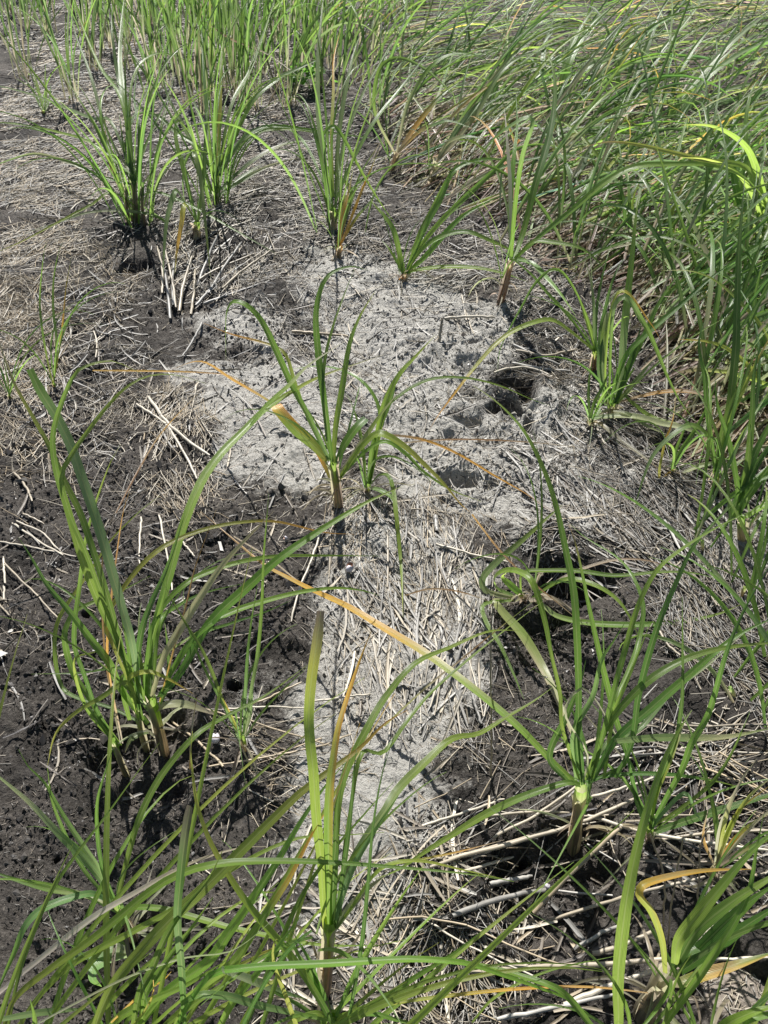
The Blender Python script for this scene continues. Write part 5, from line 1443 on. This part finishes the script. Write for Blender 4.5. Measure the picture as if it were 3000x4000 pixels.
STALKS = {
    'thick dead stalk lying over the black hollow': ('thick stalks over the black hollow', [
        (8, 23, 't', [(645, 625), (760, 505), (880, 385), (1022, 255)], .05), (8, 20, 'd', [(280, 392), (540, 332), (860, 232), (1112, 120)], .02),
        (8, 16, 'd', [(200, 430), (340, 378), (600, 305), (720, 262)], .012), (8, 16, 'w', [(330, 452), (420, 425), (560, 382)], .01),
        (8, 22, 'g', [(455, 502), (560, 482), (642, 465)], .012), (8, 26, 'a', [(296, 636), (450, 578), (600, 540), (722, 524)], .014),
        (8, 17, 'd', [(690, 664), (900, 600), (1050, 552), (1385, 468)], .03), (8, 20, 'g', [(825, 784), (940, 712), (1045, 668)], .012),
        (8, 24, 'd', [(905, 803), (1050, 760), (1155, 708)], .02)]),
    'long pinkish-tan stalk lying towards the thick-stemmed plant': ('long stalks near the bottom edge', [
        (8, 27, 'd', [(380, 884), (640, 862), (900, 850), (1255, 826)], .03), (8, 27, 'w', [(770, 1024), (950, 952), (1190, 866)], .03),
        (8, 20, 'g', [(490, 1086), (760, 1030), (1000, 978)], .02), (8, 10, 't', [(0, 655), (150, 640), (400, 690), (600, 790), (760, 850)], .03),
        (8, 10, 'w', [(180, 660), (420, 800), (640, 900), (780, 960)], .02), (8, 16, 'w', [(1285, 812), (1450, 826), (1660, 820)], .03)]),
    'tan stalk lying across the foot of the ringed-stem plant': ('stalks at the foot of the ringed-stem plant', [
        (8, 17, 'w', [(880, 205), (1080, 268), (1300, 310), (1500, 338), (1680, 356)], .03), (8, 14, 'd', [(470, 300), (640, 215), (780, 120), (900, 20)], .03),
        (8, 14, 'w', [(880, 130), (1060, 80), (1230, 20)], .05), (8, 13, 'd', [(420, 210), (600, 190), (800, 190)], .015), (8, 13, 'w', [(160, 250), (330, 200), (520, 130)], .01),
        (8, 16, 'd', [(1200, 310), (1400, 280), (1660, 270)], .04), (6, 12, 'd', [(1180, 500), (1230, 580), (1280, 620)], .02)]),
    'slender upright dry stalk behind the thick-stemmed plant': ('standing dry stalks', [
        (8, 9, 't', [(1352, 600), (1362, 430), (1372, 310), (1410, 250)], None), (8, 9, 't', [(1205, 700), (1212, 560), (1208, 460), (1150, 290)], None),
        (8, 9, 't', [(1226, 760), (1240, 620), (1262, 470), (1290, 300)], None), (6, 9, 't', [(462, 1150), (463, 900), (460, 640), (466, 390)], None)]),
    'long bleached straw lying loose on the black mud': ('loose straws on the black mud', [
        (5, 10, 'w', [(55, 45), (170, 128), (275, 188)], .006), (5, 9, 'w', [(0, 128), (130, 150), (330, 192)], .006), (5, 9, 'd', [(20, 222), (140, 340), (262, 470)], .004),
        (5, 11, 'w', [(14, 195), (22, 290), (16, 382)], .006), (5, 9, 'w', [(70, 38), (180, 85), (262, 172)], .008), (5, 9, 'd', [(-20, 380), (40, 445)], .004),
        (5, 10, 'w', [(610, 22), (600, 225)], .006), (5, 10, 'w', [(688, 15), (722, 190), (745, 340)], .006), (5, 9, 'w', [(780, 120), (840, 190)], .005),
        (5, 10, 'd', [(100, 5), (190, 50)], .006), (3, 12, 'd', [(55, 930), (110, 990), (140, 1060)], .006)]),
    'thin straw lying down the side of the pale strip': ('straws beside the pale strip', [
        (5, 11, 'w', [(1385, 85), (1340, 225), (1290, 330), (1258, 475)], .008), (5, 9, 'd', [(1430, 50), (1420, 312)], .008), (5, 10, 'w', [(1360, 818), (1480, 800), (1605, 785)], .015),
        (5, 9, 't', [(870, 848), (1100, 910), (1435, 1012)], .02), (5, 10, 't', [(900, 1100), (1150, 1060), (1400, 1008), (1520, 960)], .03), (5, 9, 'w', [(945, 852), (1200, 838), (1345, 852)], .01),
        (5, 12, 't', [(965, 1100), (850, 985), (735, 898)], .02), (5, 10, 't', [(1050, 850), (1180, 795), (1300, 735)], .01), (5, 14, 'n', [(1560, 810), (1555, 870), (1548, 915)], .006)]),
    'pale broken reed stub in the bundle by the shadowed clump': ('broken pale reed stubs', [
        (3, 15, 'a', [(735, 270), (728, 180), (712, 60)], .028), (3, 14, 'a', [(750, 215), (744, 120), (752, 20)], .02), (3, 15, 'd', [(775, 240), (790, 130), (830, 0)], .03),
        (3, 13, 'd', [(825, 255), (838, 150), (842, 60)], .02), (3, 13, 'a', [(850, 130), (905, -10), (940, -90)], .03), (3, 12, 'd', [(760, 225), (748, 120), (715, -20)], .03),
        (3, 12, 'a', [(900, 160), (965, 50), (1045, -60)], .028), (3, 13, 'a', [(845, 215), (930, 120), (1060, 30)], .02), (3, 11, 'd', [(960, 140), (1050, 60), (1180, -30)], .02),
        (3, 11, 'd', [(700, 160), (704, 60), (680, -40)], .03), (3, 11, 'a', [(880, 205), (1040, 150), (1190, 100)], .012), (3, 11, 'd', [(860, 100), (930, 60), (1100, -10)], .02)]),
    'dry stalk lying on the upper part of the pale crust': ('stalks on the upper crust', [
        (3, 13, 't', [(1262, 325), (1390, 335), (1505, 346)], .02), (3, 15, 'w', [(640, 608), (720, 720), (800, 790), (905, 862)], .012), (3, 13, 'w', [(700, 690), (790, 840), (850, 962)], .01),
        (3, 11, 'a', [(872, 290), (832, 370), (788, 432)], .02), (3, 12, 'w', [(590, 640), (680, 700), (730, 740)], .015), (4, 16, 'd', [(236, 374), (246, 320), (252, 272)], .05),
        (4, 14, 'g', [(555, 462), (680, 488), (805, 496)], .012), (4, 12, 'd', [(570, 408), (700, 432), (835, 402)], .02), (4, 11, 'w', [(475, 505), (545, 482), (640, 482), (772, 542)], .02),
        (4, 16, 'a', [(690, 132), (742, 72), (792, 0)], .02), (4, 13, 'w', [(260, 268), (380, 260), (480, 264)], .01), (4, 14, 'a', [(560, 385), (680, 440), (760, 470)], .016),
        (6, 11, 'w', [(225, 138), (400, 188), (534, 216)], .012), (6, 26, 'a', [(222, 20), (226, 60), (228, 82)], .006), (6, 20, 'a', [(130, 780), (200, 735)], .006), (6, 14, 'a', [(380, 785), (400, 850), (420, 920)], .008)]),
}
for lab, (grp, rows) in STALKS.items():
    rows = sorted(rows, key=lambda t: F(t[0], *t[3][0])[1])
    for k, (r, w, c, pts, lift) in enumerate(rows):
        fp = [F(r, *p) for p in pts]
        if lift is None:
            P = place_blade(fp, on_z(*fp[0])[1], None, .0)
        else:
            n7 = 8
            q7 = np.linspace(0, len(fp) - 1, n7)
            f7 = np.stack([np.interp(q7, range(len(fp)), [f[j] for f in fp]) for j in (0, 1)], -1)
            g7 = ground_pts(f7); z7 = ground_z(g7[:, 0], g7[:, 1])
            u7 = np.linspace(0, 1, n7)
            k1, k0 = np.polyfit(u7, z7, 1)
            top = k0 + k1 * u7 + max(0, (z7 - k0 - k1 * u7).max()) * .75
            zz = top + .002 + lift * (u7 if lift >= .03 else .25)
            P = np.array([on_z(f[0], f[1], z) for f, z in zip(f7, zz)])
        rad = w * np.mean([depth_of(p) for p in P]) / FOC * .5
        stalk_obj('dead_stalk', f'{lab}, {ORD[k]} from the top', grp, P, rad, c)

# thin dry blades and seed stalks that lie or hang across the scene
for lab, r, w, code, pts, z0, z1 in [
    ('hair-thin orange dry blade reaching over the pale patch towards the black mud', 3, 9, 'oord', [(400, 494), (700, 497), (900, 505), (1000, 520), (1110, 580)], .10, .16),
    ('slim brown dry blade slanting up from the mud to the pale patch', 3, 8, 'rrod', [(500, 1110), (600, 920), (700, 760), (860, 590)], .04, .10),
    ('curved orange dry blade arching over the crust beside the central plant', 4, 12, 'dooor', [(0, 772), (100, 780), (200, 802), (330, 860), (480, 950), (620, 1030), (700, 1092)], .16, .03),
    ('straight thin brown straw lying level across the crust', 4, 8, 'drrd', [(20, 812), (300, 792), (600, 802), (900, 832)], .03, .03),
    ('thin brown dry blade slanting down across the straw fan', 6, 9, 'orrd', [(380, 10), (500, 165), (620, 285), (760, 400), (880, 500)], .12, .04),
    ('thin brown dry blade curving over the straw fan towards the pulled-over shoot', 6, 8, 'rrrd', [(90, 360), (200, 332), (330, 345), (480, 395)], .03, .06),
    ('thin green-brown blade crossing the pale strip diagonally', 6, 9, 'ydrg', [(0, 925), (200, 742), (330, 640), (450, 540), (640, 390)], .10, .20),
    ('long yellowing dry blade lying level along the bottom edge', 8, 15, 'yyood', [(-40, 1030), (150, 1000), (270, 985), (560, 955), (900, 946), (1325, 996)], .12, .10),
    ('thin orange-tipped blade pointing into the black hollow', 8, 10, 'yyod', [(-30, 425), (150, 396), (320, 362), (520, 310)], .10, .04),
    ('thin green blade slanting across the bottom litter', 8, 12, 'llgg', [(380, 1100), (480, 990), (700, 880), (1000, 812)], .08, .14),
    ('thin tan dry stalk leaning against the ringed-stem plant', 8, 9, 'dtdd'.replace('t', 'w'), [(1290, 270), (1200, 150), (1080, 10), (960, -130), (820, -290), (760, -400)], .04, .20),
    ('brown dry blade slanting down over the roots of the big leafy clump', 5, 8, 'dddr', [(1010, 105), (1150, 190), (1290, 300), (1400, 370)], .08, .10),
    ('thin straw-coloured blade standing in the mud by the leafy clump', 5, 9, 'oddo', [(820, 1110), (828, 950), (850, 800)], .02, .10),
    ('fine brown stalk lying over the upper straw towards the reddish shoot', 1, 9, 'rrdd', [(880, 90), (1000, 170), (1150, 230), (1290, 330)], .25, .25),
]:
    fp = [F(r, *p) for p in pts]
    P = np.array([on_z(*f, z0 + (z1 - z0) * i / (len(fp) - 1)) for i, f in enumerate(fp)])
    wd = w * np.mean([depth_of(p) for p in P]) / FOC
    c = P.mean(0)
    me = blade_mesh(P, wd, code, n=22, face=.6, base=.7, taper=2.6)
    me.transform(Matrix.Translation(Vector(-c)))
    o = link('dry_blade', me, M_LEAF)
    o.location = c
    o['label'] = lab; o['category'] = 'dry blade'

# ================================================================ snail shells
def shell_mesh(name, R, turns=3.0, nu=54, nv=12):
    """a globular coiled shell: a growing tube wound round a short axis"""
    V = []; th = np.linspace(0, turns * 2 * math.pi, nu)
    g = np.exp((th - th[-1]) * .155)
    for t, s in zip(th, g):
        c = np.array([math.cos(t) * .50 * s, math.sin(t) * .50 * s, .62 * (1 - s)]) * R
        e1 = np.array([math.cos(t), math.sin(t), 0]); e2 = np.array([0, 0, 1.0])
        for k in range(nv):
            a = 2 * math.pi * k / nv
            V.append(c + (e1 * math.cos(a) * .54 + e2 * math.sin(a) * .62) * s * R)
    V = np.array(V)
    idx = np.arange(nu * nv).reshape(nu, nv); nx = np.roll(idx, -1, 1)
    Q = np.stack([idx[:-1], nx[:-1], nx[1:], idx[1:]], -1).reshape(-1, 4)
    # mouth: the last ring, drawn inwards
    last = V[-nv:]; c = last.mean(0); t = th[-1]
    back = np.array([math.sin(t), -math.cos(t), 0]) * R * .30
    inner = np.stack([c + (last - c) * .93 + back * .1, c + (last - c) * .55 + back, c + (last - c) * .02 + back * 1.3])
    VI = inner.reshape(-1, 3); ii = np.arange(3 * nv).reshape(3, nv); ni = np.roll(ii, -1, 1)
    QI = np.stack([ii[:-1], ni[:-1], ni[1:], ii[1:]], -1).reshape(-1, 4)
    return mesh_np(name, V, Q), mesh_np('opening', VI, QI)


for lab, (r, x, y), R, rot in [
        ('round white snail shell with a brown opening resting beside the pale strip', (5, 1503, 240), .0130, (1.25, -.35, 1.0)),
        ('small weathered snail shell high on the black mud', (5, 1232, 112), .0066, (1.0, .4, 2.2)),
        ('bluish-white snail shell lying under the big leafy clump', (5, 918, 980), .0135, (.35, .5, 1.2)),
        ('tiny white snail shell among the thick stalks of the black hollow', (8, 702, 508), .0058, (.5, .3, .6))]:
    p = on_z(*F(r, x, y), .012)
    p = on_z(*F(r, x, y), float(ground_z(p[0], p[1])) + R * .75 + .008)
    t = thing('snail_shell', lab, 'snail shell', p, 'snail shells')
    t.rotation_euler = rot
    a, b = shell_mesh('shell', R)
    link('shell', a, M_SHELL, t); link('opening', b, M_SHELL_IN, t)

# white shell chips
def chip(lab, r, x, y, outline, th=.0016):
    p = on_z(*F(r, x, y)); p[2] = float(ground_z(p[0], p[1])) + .006
    n = len(outline)
    O = np.array([(a, b, .0025 * math.sin(a * 300)) for a, b in outline])
    V = np.concatenate([O, O + np.array([0, 0, th])])
    me = bpy.data.meshes.new('shell_chip')
    me.from_pydata([tuple(v) for v in V], [], [tuple(range(n))[::-1], tuple(range(n, 2 * n))] + [(i, (i + 1) % n, n + (i + 1) % n, n + i) for i in range(n)])
    o = link('shell_chip', me, M_WHITE)
    o.location = p; o.rotation_euler = (.25, .1, .2)
    o['label'] = lab; o['category'] = 'shell chip'


M_WHITE = simple_mat('white_lime', (.56, .54, .49), .6, 300.0, .7)
chip('bright white pointed chip cut by the side edge of the mud', 5, -8, 628, [(-.035, -.012), (.004, -.010), (.020, -.001), (.005, .005), (-.035, .009)])
chip('cream feather-like flake on the mud behind the leafy clump', 5, 955, 168, [(-.004, .013), (.002, .010), (.004, -.002), (.006, -.013), (-.001, -.009), (-.002, .002)])
chip('small cream chip left of the leafy clump', 5, 50, 520, [(-.006, -.002), (.003, -.003), (.005, .001), (.001, .003), (-.004, .002)])

# ================================================================ mud clod with straw in it, bottom corner
p = on_z(*F(8, 1565, 985)); p[2] = float(ground_coarse(p[0], p[1]))
t = thing('mud_clod', 'rounded brown mud clod flecked with short straws in the bottom corner', 'mud clod', p)
nu, nv = 40, 26
U, W = np.meshgrid(np.linspace(0, 2 * math.pi, nu, endpoint=False), np.linspace(0, .56 * math.pi, nv))
rad = .052 * (1 + .22 * (fbm(np.cos(U) * np.sin(W) * 2 + 5, np.sin(U) * np.sin(W) * 2 + np.cos(W) * 2, 5, 4) - .5) + .10 * (fbm(U * 3 + 4, W * 9, 8, 3) - .5))
V = np.stack([rad * np.cos(U) * np.sin(W) * 1.05, rad * np.sin(U) * np.sin(W), rad * np.cos(W) * .85 - .006], -1)
ii = np.arange(nu * nv).reshape(nv, nu); jj = np.roll(ii, -1, 1)
link('lump', mesh_np('lump', V.reshape(-1, 3), np.stack([ii[:-1], ii[1:], jj[1:], jj[:-1]], -1).reshape(-1, 4)), M_CLOD, t)
parts = []
for k in range(150):
    u, w = rng.random() * 2 * math.pi, rng.uniform(.05, .5) * math.pi
    c = np.array([math.cos(u) * math.sin(w) * 1.05, math.sin(u) * math.sin(w), math.cos(w) * .85]) * .0535 - np.array([0, 0, .006])
    d = unit(np.cross(c, rng.normal(0, 1, 3))) * rng.uniform(.003, .011)
    parts.append(tubes(np.stack([c - d, c * 1.01, c + d])[None], np.full((1, 3), rng.uniform(.0005, .001)), np.repeat(PALS['wdg'[k % 3]][None, None], 3, 1), 4))
link('straw_flecks', mesh_np('straw_flecks', *join(parts)), M_STRAW, t, kind='stuff')

# ================================================================ small leafy weed in the back
p = on_z(*F(1, 1345, 400)); p[2] = float(ground_coarse(p[0], p[1]))
t = thing('leafy_weed', 'small bright green leafy weed with lobed leaves among the back grass', 'weed', p)
lobes = []
for k in range(11):
    a = -2.2 + 4.4 * k / 10
    rr = .024 * (1.0 + (.35 if k % 2 == 0 else -.25))
    lobes.append((rr * math.sin(a) * .8, .02 + rr * math.cos(a)))
pts2 = [(0, 0)] + lobes
lv = np.array([(x, y, .25 * abs(x) + .004 * math.sin(y * 160)) for x, y in pts2] + [(0, .02, -.003)])
tri = [(i, i + 1, len(pts2)) for i in range(len(pts2) - 1)] + [(len(pts2) - 1, 0, len(pts2))]
lme = bpy.data.meshes.new('weed_leaf')
lme.from_pydata([tuple(v) for v in lv], [], tri)
ca = lme.color_attributes.new('Col', 'FLOAT_COLOR', 'POINT')
ca.data.foreach_set('color', np.tile(np.array((.075, .20, .02, 1), np.float32), len(lv)))
ul = lme.uv_layers.new(name='UVMap')
lme.materials.append(M_LEAF)
for k in range(26):
    o = link('weed_leaf', lme, None, t)
    a = rng.random() * 6.28; rr = rng.uniform(.01, .10)
    o.location = (math.cos(a) * rr, math.sin(a) * rr, rng.uniform(.03, .12))
    o.rotation_euler = (rng.normal(.3, .3), rng.normal(0, .3), a - math.pi / 2)
    o.scale = (1.1,) * 3
for k in range(6):
    a = k * 1.05
    e = np.array([math.cos(a) * .06, math.sin(a) * .06, .08])
    link('weed_stalk', stem_mesh(np.array([[0, 0, -.01], e * .5 + [0, 0, .015], e]), .0016, .001, 'gg', 6), M_LEAF, t)
